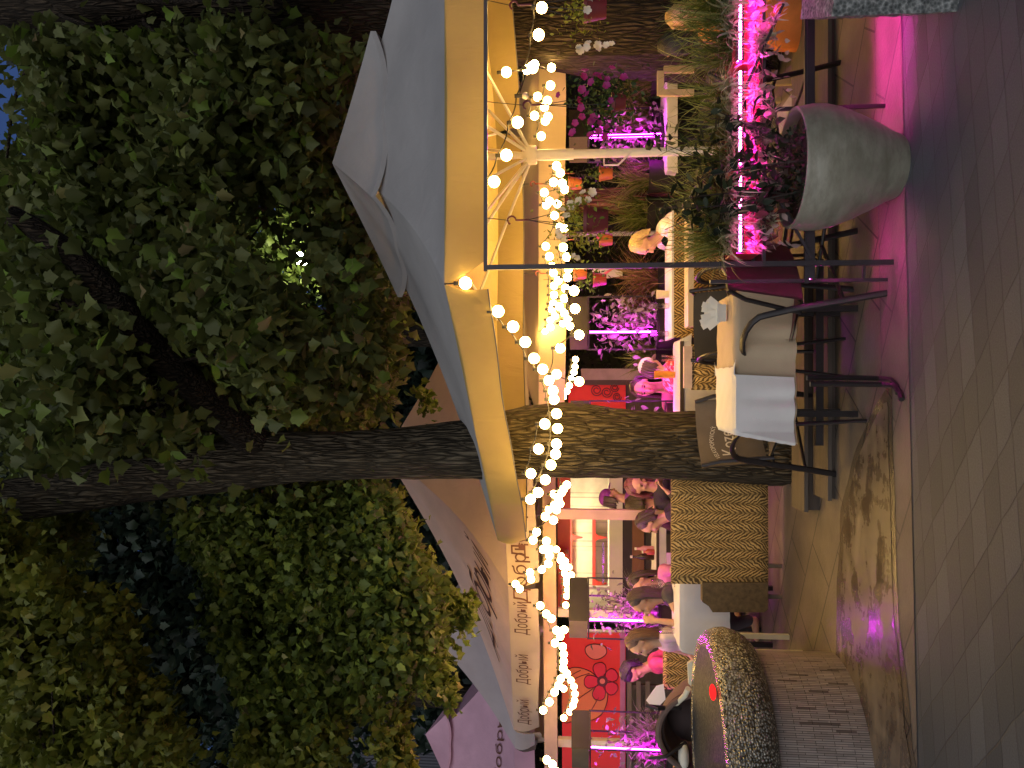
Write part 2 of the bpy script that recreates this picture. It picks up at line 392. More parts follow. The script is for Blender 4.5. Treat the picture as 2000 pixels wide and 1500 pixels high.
# ---- trunks
def trunk_mesh(mb, rows, D, lobes=True, n=28, sub=5):
    """rows: (x, y centre, width) in picture rows; turned into a round trunk with ridged surface at distance D"""
    pts = []; 
    for i in range(len(rows)-1):
        for k in range(sub):
            t = k/sub; a = rows[max(i-1, 0)]; b = rows[i]; c = rows[i+1]; d = rows[min(i+2, len(rows)-1)]
            q = [.5*((2*b[j]) + (c[j]-a[j])*t + (2*a[j]-5*b[j]+4*c[j]-d[j])*t*t + (3*b[j]-a[j]-3*c[j]+d[j])*t**3) for j in range(len(b))]
            pts.append(q)
    pts.append(list(rows[-1])); rings = []
    b0 = len(mb.v)
    for q in pts:
        Dq = q[3] if len(q) > 3 else D
        c = P(q[0], q[1], Dq); r = q[2]/2*Dq/F
        for j in range(n):
            a = 2*PI*j/n
            rr = r*(1 + .05*math.sin(a*5+c.z*1.3) + .03*math.sin(a*11+c.z*4) + random.uniform(-.02, .02))
            mb.v.append((c.x+rr*math.cos(a), c.y+rr*math.sin(a), c.z))
    for i in range(len(pts)-1):
        for j in range(n): mb.f.append((b0+i*n+j, b0+i*n+(j+1) % n, b0+(i+1)*n+(j+1) % n, b0+(i+1)*n+j))
    return mb
BARK = bark('fissured grey bark', (.014, .011, .007), (.115, .095, .062))
BARK2 = bark('dark fissured bark', (.008, .006, .004), (.055, .042, .028))
def limb(mb, pts, r0, r1, wob=.03):
    q = []; n = len(pts)
    for i in range(n-1):
        for k in range(4):
            t = k/4; a = Vector(pts[max(i-1, 0)]); b = Vector(pts[i]); c = Vector(pts[i+1]); d = Vector(pts[min(i+2, n-1)])
            q.append(.5*((2*b) + (c-a)*t + (2*a-5*b+4*c-d)*t*t + (3*b-a-3*c+d)*t**3) + Vector((random.uniform(-wob, wob), random.uniform(-wob, wob), random.uniform(-wob, wob)))*(.5 if k else 0))
    q.append(Vector(pts[-1])); k = len(q)
    mb.tube(q, [r0+(r1-r0)*i/(k-1) for i in range(k)], 9); return mb
GREEN = leafmat('lit maple leaves', [(0, (.08, .118, .022)), (.4, (.13, .18, .034)), (.75, (.18, .225, .042)), (.95, (.26, .35, .055)), (1, (.36, .30, .14))])  # light on these crowns put into the brighter greens
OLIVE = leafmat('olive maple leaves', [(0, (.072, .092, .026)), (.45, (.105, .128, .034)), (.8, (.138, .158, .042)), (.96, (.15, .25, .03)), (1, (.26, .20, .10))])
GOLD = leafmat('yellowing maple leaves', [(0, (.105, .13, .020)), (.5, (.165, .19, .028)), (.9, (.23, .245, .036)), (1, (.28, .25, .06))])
DARKLEAF = leafmat('shaded far leaves', [(0, (.010, .020, .016)), (.5, (.018, .036, .026)), (1, (.034, .056, .034))], .3)  # darkness of the unlit far trees put into the leaf colour
# main maple in the middle
DT = 6.02
mt_ = thing('maple_tree', 'tall forked maple whose bare trunk rises between the cream and pink umbrellas', 'tree', (P(1545, 862, DT).x, DT, 0))
tb = trunk_mesh(MB(), [(1575, 862, 205), (1545, 864, 168), (1450, 871, 143), (1300, 872, 130), (1200, 866, 134), (1100, 860, 142), (980, 868, 128), (880, 879, 108), (700, 887, 97), (600, 890, 99), (500, 898, 108), (400, 917, 97), (300, 936, 86), (200, 949, 95), (100, 967, 90), (0, 983, 90), (-120, 1005, 85), (-300, 1040, 80)], DT)
tb.build('trunk', BARK, mt_, sharp=80)
lb = MB()
limb(lb, [P(525, 890, DT-.02), P(440, 812, 5.75), P(370, 745, 5.5), (P(300, 680, 5.3)), P(225, 585, 5.1), P(130, 488, 4.95), P(20, 420, 4.9)], .14, .07, .01)
limb(lb, [P(205, 565, 5.05), P(165, 590, 5.0), P(110, 600, 5.0)], .07, .04)
limb(lb, [P(330, 700, 5.52), P(380, 640, 5.8), P(420, 560, 6.3), P(480, 480, 7)], .05, .015)
limb(lb, [P(640, 905, DT), P(560, 960, 6.4), P(500, 1020, 6.9), P(430, 1100, 7.3), P(420, 1200, 7.4)], .06, .015)
limb(lb, [P(330, 1028, 7.0), P(420, 1038, 7.0), P(540, 1053, 7.0), P(640, 1082, 7.0), P(720, 1115, 7.0), P(790, 1115, 7.0)], .012, .008, .005)
A2 = [(0, 400), (0, 930), (520, 850), (740, 820), (760, 740), (790, 640), (720, 540), (690, 430), (690, 300)]
clA2 = clusters([(x, y) for x, y in A2], 6.1, 8.6, 185, holes=([(400, 350), (600, 440), (640, 560), (540, 560), (395, 440)],))
clA2 += clusters([(620, 560), (740, 600), (720, 660), (680, 760), (640, 800)], 8.2, 9.2, 30)
clA2 += clusters([(60, 450), (60, 820), (500, 820), (620, 560), (480, 560)], 4.9, 5.3, 26, holes=([(520, 950), (440, 880), (150, 560), (60, 480), (90, 400), (200, 440), (330, 620), (440, 740), (540, 820)],))
B = [(360, 985), (360, 1070), (450, 1030), (690, 950), (770, 960), (810, 1040), (840, 1100), (850, 1160), (860, 1290), (760, 1350), (690, 1320), (640, 1420), (560, 1480), (500, 1430), (460, 1310), (400, 1180), (370, 1090)]
clB = clusters(B, 6.2, 7.3, 300)
clD = clusters([(860, 1130), (925, 1190), (930, 1230), (895, 1240), (860, 1190)], 6.6, 7.2, 7) + clusters([(860, 1300), (880, 1320), (885, 1365), (850, 1360)], 6.6, 7.1, 4) + clusters([(820, 775), (840, 775), (840, 790), (820, 790)], 7.6, 7.9, 1)
for c in random.sample(clA2, 26):
    p = P(*c); a = P(random.uniform(200, 420), random.uniform(640, 880), 5.8); md = (p+a)/2 + Vector((0, 0, .15))
    limb(lb, [a, md, p], .02, .005)
for c in random.sample(clB, 30):
    p = P(*c); a = P(random.uniform(430, 560), random.uniform(1010, 1100), 7.0); md = (p+a)/2 + Vector((0, 0, .12))
    limb(lb, [a, md, p], .016, .004)
lb.build('limb', BARK2, mt_)
crA = thin(spray(clA2, 150, .44), [LAMPGAP, ROOFGAP]); crA = thin(crA, [LIMBGAP], 0, 6.5); crB = np.concatenate([thin(thin(spray(clB, 130, .29), [ROOFGAP]), NIGHTGAP, .04), spray(clD, 60, .13)])
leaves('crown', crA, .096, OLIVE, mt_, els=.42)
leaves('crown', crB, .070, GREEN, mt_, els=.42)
# right tree: thick trunk at the right edge of the upright view
rtree = thing('old_tree', 'massive dark trunk with deep furrows behind the hanging flower baskets', 'tree', (P(1440, 25, 6.5).x, 6.5, 0))
tb = trunk_mesh(MB(), [(1495, 28, 330, 6.5), (1440, 28, 280, 6.5), (1350, 20, 246, 6.5), (1200, 15, 246, 6.5), (1080, 10, 240, 6.5), (900, 0, 225, 6.5), (720, -12, 200, 6.5), (560, -20, 195, 6.5), (400, -25, 195, 6.5), (200, -30, 190, 6.5), (0, -40, 190, 6.5), (-250, -60, 190, 6.5)], 6.5)
tb.build('trunk', BARK2, rtree, sharp=80)
A1 = [(0, 50), (60, 60), (720, 60), (700, 130), (640, 130), (610, 220), (670, 330), (690, 430), (600, 480), (0, 420)]
hole = [(-60, 90), (70, 100), (100, 140), (90, 190), (80, 240), (80, 310), (40, 340), (-60, 340)]
clR = clusters(A1, 5.6, 8.4, 190, holes=(hole, [(400, 330), (640, 400), (660, 520), (400, 520)])) + clusters([(420, -20), (420, 30), (550, 30), (550, -20)], 5.5, 5.8, 12)
rl = MB()
for c in random.sample(clR, 30):
    p = P(*c); a = P(random.uniform(50, 500), 0, 6.5); md = (p+a)/2 + Vector((0, 0, .2))
    limb(rl, [a, md, p], .028, .005)
rl.build('limb', BARK2, rtree)
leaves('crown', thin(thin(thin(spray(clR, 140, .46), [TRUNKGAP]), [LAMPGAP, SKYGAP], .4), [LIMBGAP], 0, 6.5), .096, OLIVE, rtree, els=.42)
# left tree, trunk outside the picture
lt = thing('young_maple', 'yellowing maple whose branches reach in above the pink umbrellas', 'tree', (-5.2, 5.6, 0))
tb = MB().tube([(-5.2, 5.6, 0), (-5.15, 5.6, 2), (-5.0, 5.6, 4.2), (-4.8, 5.6, 7.5)], [.2, .16, .13, .07], 12); tb.build('trunk', BARK, lt)
Cp = [(0, 1060), (40, 1130), (190, 1180), (240, 1230), (250, 1300), (190, 1330), (300, 1350), (330, 1400), (360, 1450), (400, 1520), (-30, 1560), (-40, 1040)]
clC = clusters(Cp, 5.0, 6.6, 125) + clusters([(80, 1010), (80, 1080), (180, 1090), (170, 1020)], 6.6, 7.4, 12) + clusters([(760, 1410), (800, 1430), (790, 1510), (690, 1510), (700, 1420)], 6, 6.4, 5) + clusters([(450, 1380), (640, 1440), (650, 1520), (500, 1520)], 5.9, 6.5, 22)
ll = MB()
for c in random.sample(clC, 26):
    p = P(*c); a = Vector((-4.9, 5.6, random.uniform(4, 6.5))); limb(ll, [a, (a+p)/2+Vector((0, 0, .12)), p], .022, .004)
ll.build('limb', BARK2, lt)
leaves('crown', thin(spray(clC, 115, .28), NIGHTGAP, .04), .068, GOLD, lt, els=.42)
# far trees: each its own crown
def far_tree(x0, x1, y0, y1, D, n, label, lean=0):
    c = P(x1, (y0+y1)/2, D)
    t = thing('park_tree', label, 'tree', (c.x, D, 0), group='dark trees behind the terrace')
    tp = P(x0, (y0+y1)/2, D)
    MB().tube([(c.x, D, 0), (c.x+.1, D, tp.z*.4), (c.x, D, tp.z*.8)], [.3, .22, .08], 10).build('trunk', BARK2, t)
    xm, ym, xr, yr = (x0+x1)/2, (y0+y1)/2, (x1-x0)/2, (y1-y0)/2
    poly = [(xm+xr*math.cos(a)*random.uniform(.85, 1.1), ym+yr*math.sin(a)*random.uniform(.85, 1.1)) for a in np.linspace(0, 2*PI, 18)[:-1]]
    cl = clusters(poly, D-1.6, D+1.6, n)
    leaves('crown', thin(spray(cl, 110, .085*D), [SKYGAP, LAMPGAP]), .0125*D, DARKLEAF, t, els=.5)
far_tree(-150, 560, 1150, 1560, 16, 120, 'far dark tree filling the gap left of the forked trunk')
far_tree(150, 1050, 1120, 1420, 19, 150, 'blue-black far tree behind the bright leaves left of the forked trunk')
far_tree(-150, 900, 850, 1250, 17, 190, 'far dark tree rising straight behind the forked trunk')
far_tree(60, 1050, 470, 900, 18, 170, 'far dark tree behind the limb that slants right from the fork')
far_tree(300, 1050, 50, 520, 20, 150, 'far dark tree above the near cream umbrella')
far_tree(-150, 700, -220, 0, 15, 60, 'far dark tree beside the massive trunk')
far_tree(-200, 60, 430, 900, 14, 60, 'far dark tree closing the sky beside the slanting limb')

# street lamp glowing far behind the leaves, with a young tree lit by it
lpp = P(590, 505, 14.0)
sl_ = thing('street_lamp', 'street lamp glowing far back between the leaves right of the slanting limb', 'street lamp', (lpp.x, 14, 0))
MB().tube([(lpp.x, 14, 0), (lpp.x, 14, lpp.z-.12)], [.06, .035], 10).build('post', M('dark lamp post', (.03, .03, .032), .5), sl_)
MB().lathe([(.05, -.16), (.10, -.12), (.11, -.10), (.04, -.10)], lpp, 16).build('collar', M('dark lamp post', (.03, .03, .032), .5), sl_)
MB().ell(lpp, (.13, .13, .13), None, 16, 12).build('globe', EM('street lamp globe', (1, .98, .8), LAMP_S), sl_)
yt = thing('park_tree', 'small bright green tree lit by the street lamp behind the leaves', 'tree', (lpp.x+.3, 15.2, 0), 0, 'dark trees behind the terrace')
MB().tube([(lpp.x+.3, 15.2, 0), (lpp.x+.3, 15.2, lpp.z)], [.12, .05], 10).build('trunk', BARK2, yt)
leaves('crown', spray(clusters([(430, 380), (520, 360), (680, 480), (700, 620), (600, 660), (470, 520)], 14.4, 16, 46), 70, .55), .17, GREEN, yt)
# ================================================================== UMBRELLAS
def cloth(name, c, trans=.3):
    mt, nt, out = newmat(name); tc = coords(nt)
    n1 = noise(nt, tc, 2.2, 5); cc = ramp(nt, n1, [(.3, mulc(c, .88)), (.7, mulc(c, 1.06))])
    wv = noise(nt, mapping(nt, tc, (1, 1, .35)), 6, 4, .6, .6)
    nn = bump(nt, noise(nt, tc, 320, 2), .12, .003, bump(nt, wv, .35, .03))
    principled(nt, out, cc, .85, 0, .2, nn, trans); return mt
CREAM = cloth('cream canvas toned sky grey', (.285, .28, .275), .08); CREAMV = cloth('cream canvas toned bulb yellow', (.40, .31, .12), .42)  # sky grey put into the roof tone, bulb yellow into the valance
ROSE = cloth('rose beige canopy canvas', (.70, .53, .46), .34); ROSEV = cloth('rose beige valance canvas', (.55, .44, .34), .35)
PINKC = cloth('canopy canvas tinted by pink light', (.60, .36, .46), .25)  # white-pink cloth with the magenta led tint put into its colour
ORANGEC = cloth('warm yellow canopy canvas', (.72, .56, .34), .3)
GLOWLINING = cloth('inner layer toned bulb yellow', (.50, .37, .15), .05)  # bulb glow put into the golden colour of this added layer
PIPING = M('grey piping', (.10, .095, .09), .7)
ALUMINIUM = M('cream painted metal', (.72, .68, .6), .35, .06)
BROWNINK = M('brown printed ink', (.10, .035, .022), .8)
def text_mesh(s, spacing=1.0):
    cu = bpy.data.curves.new('lettering', 'FONT'); cu.body = s; cu.size = 1; cu.resolution_u = 3; cu.space_character = spacing; cu.align_x = 'CENTER'
    o = bpy.data.objects.new('lettering', cu); COL.objects.link(o)
    dg = bpy.context.evaluated_depsgraph_get(); me = bpy.data.meshes.new_from_object(o.evaluated_get(dg))
    vs = [tuple(v.co) for v in me.vertices]; fs = [tuple(p.vertices) for p in me.polygons]
    bpy.data.objects.remove(o); bpy.data.meshes.remove(me); return vs, fs
def umbrella(name, label, base, apex, rim, mat, drop=.23, vent=.33, vt=.04, hub=None, inset=None, pole_r=.04, sag=.05, ribs=True, group=None, pipe=True, camber=.10):
    root = thing(name, label, 'parasol', base, 0, group); n = len(rim); apex = Vector(apex); rim = [Vector(r) for r in rim]
    cen = sum(rim, Vector())/n; inset = inset or {}
    def surf(i, t, s, lift=0):
        a = rim[i]; b = rim[(i+1) % n]; q = a.lerp(b, s); p = apex.lerp(q, t)
        hs = abs(math.sin(2*PI*s))
        p.z += lift - camber*math.sin(PI*t) - sag*hs*t*(1.2-t)*1.6
        return p
    cv = MB()
    t0 = vent-.05 if vent else 0.0
    for i in range(n): cv.grid(lambda u, v, i=i: surf(i, t0+(1-t0)*u, v), 12, 16)
    can = cv.build('canopy', mat, root, sharp=25)
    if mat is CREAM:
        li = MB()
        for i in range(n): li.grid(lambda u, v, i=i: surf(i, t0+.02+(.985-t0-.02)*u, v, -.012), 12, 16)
        li.build('lining', GLOWLINING, root, sharp=25)  # added inner layer that carries the bulb yellow
    va = MB()
    for i in range(n):
        i0, i1 = inset.get(i, (.06, .06)); L = (rim[(i+1) % n]-rim[i]).length; ph = random.uniform(0, 6)
        def vf(u, v, i=i):
            s = v; a = rim[i]; b = rim[(i+1) % n]; p = a.lerp(b, s); out = (p-cen); out.z = 0; out.normalize()
            si = i0/L*u; sj = 1-i1/L*u; p = a.lerp(b, si+(sj-si)*s)
            k = min(s, 1-s)
            rip = .018*math.sin(s*L*7+ph)*u + .03*math.exp(-k*14)*math.sin(u*4)
            p = p + out*(.02*u+rip) + Vector((0, 0, -drop*u*(1+.03*math.sin(s*L*3+ph)))); return p
        va.grid(vf, 5, 40)
        if pipe:
            va_p = [vf(1, j/40) for j in range(41)]
            pp_ = MB().tube(va_p, .0045, 5); pp_.build('piping', PIPING, root)
    va.build('valance', {CREAM: CREAMV, ROSE: ROSEV}.get(mat, mat), root, sharp=60)
    if vent:
        vc = MB()
        for i in range(n):
            def vs_(u, v, i=i):
                k = abs(2*v-1); p = surf(i, vent*1.02*u, v, vt + .05*(1-u)); p.z += (.055*k**3 + .0)*u - .02*(1-k)*u; return p
            vc.grid(vs_, 6, 16)
            vc.grid(lambda u, v, i=i: vs_(1, v) + Vector((0, 0, -.035*u)), 1, 16)
        vc.build('vent_cap', mat, root, sharp=50)
    if hub is not None:
        hub = Vector(hub)
        pb_ = MB(); b = Vector(base)
        pb_.tube([b, (b.x, b.y, hub.z-.28)], pole_r*.8, 14); pb_.tube([(b.x, b.y, hub.z-.3), (b.x, b.y, hub.z)], pole_r, 14); pb_.tube([(b.x, b.y, hub.z), apex-Vector((0, 0, .05))], pole_r*.6, 10)
        pb_.build('pole', ALUMINIUM, root)
        MB().lathe([(pole_r*1.7, -.03), (pole_r*1.8, .03), (pole_r*1.2, .07)], hub, 14).build('hub', ALUMINIUM, root)
        MB().box((b.x, b.y, .05), (.7, .7, .1)).build('base_plate', M('grey cast base', (.25, .24, .22)), root)
        if ribs:
            for i in range(n):
                for s in (0, .5):
                    e = surf(i, .97, s, -.02); st = surf(i, .12, s, -.02); md = surf(i, .55, s, -.02)
                    r_ = MB().tube([surf(i, .12+.85*q_/9, s, -.03) for q_ in range(10)], .011, 6).build('rib', ALUMINIUM, root)
                    MB().tube([hub, md], .012, 6).build('strut', ALUMINIUM, r_)
            MB().tube([(b.x-.05, b.y-.03, hub.z-.52), (b.x-.1, b.y-.05, hub.z-.52), (b.x-.1, b.y-.05, hub.z-.62), (b.x-.02, b.y-.03, hub.z-.7)], .007, 6).build('crank_handle', ALUMINIUM, root)
    return root, surf, can
C1 = P(868, 555, 4.25); C0 = P(868, -615, 4.25); C2 = P(972, 1055, 6.2); C3 = Vector((2.3, 7.0, 2.33))
AP = P(672, 318, 5.6)
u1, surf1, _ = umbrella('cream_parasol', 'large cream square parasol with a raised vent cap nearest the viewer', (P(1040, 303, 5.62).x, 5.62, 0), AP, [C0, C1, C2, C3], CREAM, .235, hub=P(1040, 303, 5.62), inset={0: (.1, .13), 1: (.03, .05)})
A_2 = P(752, 885, 9.3)
K0 = P(958, 420, 8.2); K1 = P(992, 1145, 7.6); K2 = P(1003, 1425, 9.3); K3 = Vector((-5.4, 11.6, 2.35)); K4 = Vector((3.2, 11.8, 2.4))
u2, surf2, can2 = umbrella('rose_parasol', 'big rose beige parasol with brown lettering on its roof and valance', (A_2.x, A_2.y, 0), A_2, [K0, K1, K2, K3, K4], ROSE, .31, vent=0, hub=None, inset={0: (.05, .04), 1: (.05, .05)}, pipe=False, sag=.07, camber=.16)
MB().tube([(A_2.x, A_2.y, 0), A_2-Vector((0, 0, .1))], .045, 12).build('pole', ALUMINIUM, u2)
def put_text(s, root, fn, sx, sy, sp=1.0, mat=BROWNINK, name='lettering'):
    vs, fs = text_mesh(s, sp); mb = MB(); mb.add([fn(x*sx, y*sy) for x, y, z in vs], fs); return mb.build(name, mat, root, smooth=False)
def val_pt(a, b, drop, s, h, cen, off=.035):
    p = a.lerp(b, s); out = p-cen; out.z = 0; out.normalize(); return p + out*(off+.02*(1-h)) + Vector((0, 0, -drop*(1-h)))
cen2 = (K0+K1+K2+K3+K4)/5
L12 = (K2-K1).length
for sc_, wd in ((.17, .95), (.50, 1.0), (.82, .95)):
    put_text('Добрый', u2, lambda x, y, s0=sc_: val_pt(K1, K2, .31, s0-x/L12, .38+y/.31, cen2), .15*wd, .19)
L01 = (K1-K0).length
for sc_ in (.42, .56, .70, .83, .94):
    put_text('Добрый', u2, lambda x, y, s0=sc_: val_pt(K0, K1, .31, s0-x/L01, .36+y/.31, cen2), .19, .20)
def roof_pt(i, t, s, sf=surf2, lift=.02):
    return sf(i, t, s, lift)
put_text('Добрый', u2, lambda x, y: roof_pt(1, .80-y*.30, .42-x*.25), .75, 1.0)
A_3 = P(850, 1435, 13.0)
um3 = [Vector((A_3.x+2.2, 11.4, 2.5)), Vector((A_3.x-2.0, 11.0, 2.5)), Vector((A_3.x-2.2, 15.2, 2.5)), Vector((A_3.x+2.0, 15.2, 2.5))]
u3, surf3, _ = umbrella('pink_parasol', 'pink light tinted parasol with a small pale vent cap behind the rose beige one', (A_3.x, A_3.y, 0), A_3, um3, PINKC, .3, vent=.22, vt=.12, hub=(A_3.x, A_3.y, 2.2), inset={}, pipe=False)
put_text('Добрый', u3, lambda x, y: surf3(0, .82-y*.13, .36-x*.13, .02), .75, 1.0)
put_text('Добрый', u3, lambda x, y: val_pt(um3[0], um3[1], .3, .25-x/4.2, .36+y/.3, A_3), .22, .2)
A_5 = P(826, 1225, 10.9)
LAVENDER = cloth('lavender grey canopy canvas', (.42, .37, .38), .15)
um5 = [Vector((A_5.x+1.9, 9.6, 2.35)), P(1010, 1462, 9.9), Vector((A_5.x-2.2, 12.8, 2.4)), Vector((A_5.x+1.9, 12.8, 2.4))]
um5[1].z = 2.38
u5, s5_, _ = umbrella('lavender_parasol', 'lavender grey parasol wedged between the rose beige and the pink one', (A_5.x, A_5.y, 0), A_5, um5, LAVENDER, .25, vent=0, hub=(A_5.x, A_5.y, 2.1), pipe=False)
A_4 = Vector((2.0, 10.3, 3.2)); um4 = [P(1052, 60, 7.5), P(1052, 820, 7.5), Vector((-.4, 12.2, 2.05)), Vector((4.6, 12.2, 2.05))]
u4, s4, _ = umbrella('yellow_parasol', 'low warm yellow parasol behind the cream one over the inner tables', (2.0, 10.3, 0), A_4, um4, ORANGEC, .26, vent=0, hub=(2.0, 10.3, 1.95), pipe=False)
# ================================================================== STRING LIGHTS
BULB = EM('warm bulb glass', (1, .61, .17), BULB_S)
UNLIT = M('unlit bulb glass', (.6, .55, .45), .2)
bm_ = bmesh.new(); bmesh.ops.create_icosphere(bm_, subdivisions=2, radius=.035)
BULBME = bpy.data.meshes.new('bulb'); bm_.to_mesh(BULBME); bm_.free(); BULBME.materials.append(BULB)
BULBME.polygons.foreach_set('use_smooth', [True]*len(BULBME.polygons))
def string(label, pts, d0, d1, unlit=(), mid=None, ext=None):
    n = len(pts); W = []
    for i, (x, y) in enumerate(pts):
        t = i/(n-1); D = d0+(d1-d0)*t if mid is None else ((1-t)**2*d0 + 2*t*(1-t)*mid + t*t*d1)
        W.append(P(x, y, D))
    root = thing('string_light', label, 'string light', W[0], 0, 'festoon bulb strings')
    wire = MB(); tops = [q + Vector((0, 0, .055)) for q in W]; line = []
    for i in range(n-1):
        for k in range(5):
            t = k/5; line.append(tops[i].lerp(tops[i+1], t) + Vector((0, 0, -.035*math.sin(PI*t)*min(1, (tops[i+1]-tops[i]).length*2))))
    line.append(tops[-1])
    if ext: line = [P(*e) for e in ext[0]] + line + [P(*e) for e in ext[1]]
    wire.tube(line, .0045, 5)
    for q in tops: wire.tube([q + Vector((0, 0, .01)), q - Vector((0, 0, .036))], .012, 7)
    wire.build('wire', WIREM, root)
    for i, q in enumerate(W):
        if i in unlit: MB().ell(q, .022, nu=12, nv=8).build('bulb', UNLIT, root); continue
        b = bpy.data.objects.new('bulb', BULBME); COL.objects.link(b); b.parent = root; b.location = q - W[0]
string('bulb string swagging across the front opening under the cream parasol with one dead bulb', [(1058, 15), (1052, 68), (1040, 132), (1026, 187), (1011, 239), (989, 303), (965, 355)], 4.75, 4.5, unlit=(3,), ext=([(1062, -60, 4.8)], [(940, 400, 4.45)]))
string('bulb string running from the cream parasol corner down its left side', [(909, 553), (973, 608), (1002, 638), (1026, 668), (1043, 700), (1060, 721)], 4.2, 5.1, ext=([(868, 555, 4.22)], []))
string('small cluster of bulbs under the right part of the cream parasol', [(989, 141), (1029, 136), (1044, 126), (1077, 132)], 5.2, 6.4)
string('bulb string hanging above the purple flower basket', [(1075, 167), (1069, 197), (1050, 189), (1044, 226), (1063, 209), (1070, 228), (1065, 236), (1057, 266)], 6.1, 6.3)
string('bulb string left of the white parasol pole', [(1087, 324), (1094, 338), (1081, 356), (1098, 358), (1103, 370), (1063, 376), (1073, 393), (1067, 400), (1089, 398), (1083, 421), (1102, 446), (1093, 443), (1066, 481)], 6.2, 6.8)
string('dense upper bulb string between the black post and the lit pink plant column', [(1073, 501), (1078, 520), (1081, 533), (1082, 558), (1082, 576), (1081, 593), (1078, 604), (1084, 617), (1075, 624), (1075, 639), (1065, 647), (1063, 661)], 6.6, 7.6)
string('lower bulb string just left of the black post', [(1100, 483), (1107, 502), (1110, 525), (1108, 542), (1090, 548), (1104, 563), (1102, 583), (1093, 599), (1102, 611), (1109, 624), (1100, 631), (1113, 637)], 6.2, 6.8)
string('loose widely spaced bulbs hanging in front of the pink plant column', [(1121, 568), (1123, 603), (1131, 654), (1094, 680), (1087, 731), (1131, 745)], 5.3, 5.6)
string('short far string of tiny bulbs right of the maple trunk', [(1124, 702), (1123, 716), (1121, 727), (1116, 740), (1112, 753), (1107, 764), (1100, 775)], 8.6, 8.2)
string('bulb string crossing in front of the maple trunk', [(1072, 743), (1080, 763), (1082, 780), (1087, 808), (1089, 837), (1087, 867), (1085, 887), (1076, 908), (1065, 937), (1051, 962), (1036, 975)], 5.2, 5.3)
string('three bulbs hanging higher in front of the maple trunk', [(1064, 828), (1052, 877), (1037, 925)], 5.1, 5.3)
string('bulb string starting behind the left side of the maple trunk', [(1098, 922), (1107, 947), (1101, 955), (1097, 962), (1082, 965), (1091, 975), (1083, 987), (1094, 984), (1072, 995), (1087, 996)], 6.8, 7.0)
string('crowded bulb string climbing to the corner of the rose parasol', [(1065, 1009), (1081, 1016), (1048, 1039), (1041, 1055), (1067, 1057), (1061, 1073), (1074, 1073), (1073, 1085), (1071, 1101), (1058, 1112), (1035, 1118), (1037, 1131), (1015, 1150), (1007, 1141)], 6.4, 7.2)
string('far string of tiny bulbs along the kiosk awning', [(1087, 1073), (1096, 1086), (1094, 1094), (1104, 1096), (1099, 1107), (1111, 1108), (1103, 1120), (1116, 1123), (1107, 1131), (1107, 1140), (1109, 1152), (1107, 1164), (1105, 1182)], 8.3, 8.3)
string('bulb string drooping in front of the red mural', [(1055, 1183), (1067, 1199), (1077, 1208), (1087, 1231), (1102, 1230), (1094, 1243), (1084, 1256), (1099, 1263), (1101, 1278), (1101, 1292), (1100, 1305), (1107, 1316), (1095, 1325), (1091, 1339), (1083, 1352), (1073, 1371), (1061, 1387)], 6.9, 7.1)
string('short curl of tiny bulbs over the flower painted on the mural', [(1101, 1345), (1115, 1329), (1121, 1341), (1123, 1355), (1122, 1368), (1119, 1378), (1113, 1390), (1101, 1402)], 8.3, 8.3)
string('last bulbs of a string at the far left under the pink parasol', [(1068, 1484), (1079, 1493), (1088, 1508)], 6.9, 6.9)
string('far bulb string behind the white parasol pole', [(1062, 190), (1072, 240), (1066, 290), (1085, 300)], 7.8, 7.9)
# ================================================================== PLANT STAND WITH LED TROUGHS
LEDPINK = EM('pink led strip', (1, .13, .55), LED_S)
LEDFLOOR = EM('pink led strip facing down', (1, .02, .5), FLOOR_S)
RAILGLOW = EM('added pink glow under the rail', (1, .02, .5), RAIL_S)  # added light, not one of the trough strips
PLUMMETAL = M('dark plum painted steel', (.030, .022, .028), .35, .2, 20)
ps = thing('plant_stand', 'tall black steel frame carrying the pink lit plant troughs and hanging baskets', 'plant stand', (1.3, 4.05, 0))
def pz(y, D, z): # point above/below picture column y
    return Vector((P(1125, y, D).x, D, z))
X0 = P(1700, 513, 4.03).x
TZ = P(949, 300, 4.04).z
def stand_part(name, *segs, w=.024):
    mb = MB()
    for a, b in segs: mb.beam(a, b, w)
    return mb.build(name, PLUMMETAL, ps, smooth=False)
stand_part('post', ((X0, 4.03, 0), (X0, 4.03, TZ)), w=.026)
stand_part('post', ((P(1700, 547, 4.10).x, 4.10, 0), (P(1700, 547, 4.10).x, 4.10, .9)), w=.018)
stand_part('post', ((P(1700, 208, 4.13).x, 4.13, 0), (P(1700, 208, 4.13).x, 4.13, .66)), w=.018)
stand_part('post', ((2.32, 4.03, 0), (2.32, 4.03, TZ)))
stand_part('top_bar', ((X0-.02, 4.03, TZ), (2.36, 4.03, TZ)), w=.02)
RZ = P(1574, 300, 4.05).z; SZ = P(1484, 300, 4.06).z
stand_part('rail', ((X0-.1, 4.04, RZ), (2.36, 4.04, RZ)), w=.022)
stand_part('rail', ((X0-.1, 4.25, SZ-.01), (2.36, 4.25, SZ-.01)), ((X0, 4.02, SZ-.01), (2.36, 4.02, SZ-.01)), w=.016)
stand_part('brace', (P(1530, 8, 4.0), P(1454, 176, 4.0)), w=.014)
stand_part('brace', (P(1488, 332, 4.0), P(1586, 505, 4.02)), w=.013)
stand_part('cross_bar', (P(1688, 515, 4.05), P(1686, 547, 4.10)), w=.014)
us = MB().box((X0+.97, 4.04, RZ-.0145), (2.1, .010, .005)); us.build('added_rail_glow', RAILGLOW, ps, smooth=False)  # added unseen light that makes the magenta band on the ground
MB().box((X0+.97, 4.0265, RZ-.019), (2.1, .003, .038)).box((X0+.97, 4.0535, RZ-.019), (2.1, .003, .038)).build('added_glow_shield', PLUMMETAL, ps, smooth=False)  # added lips that hide the light and narrow its beam
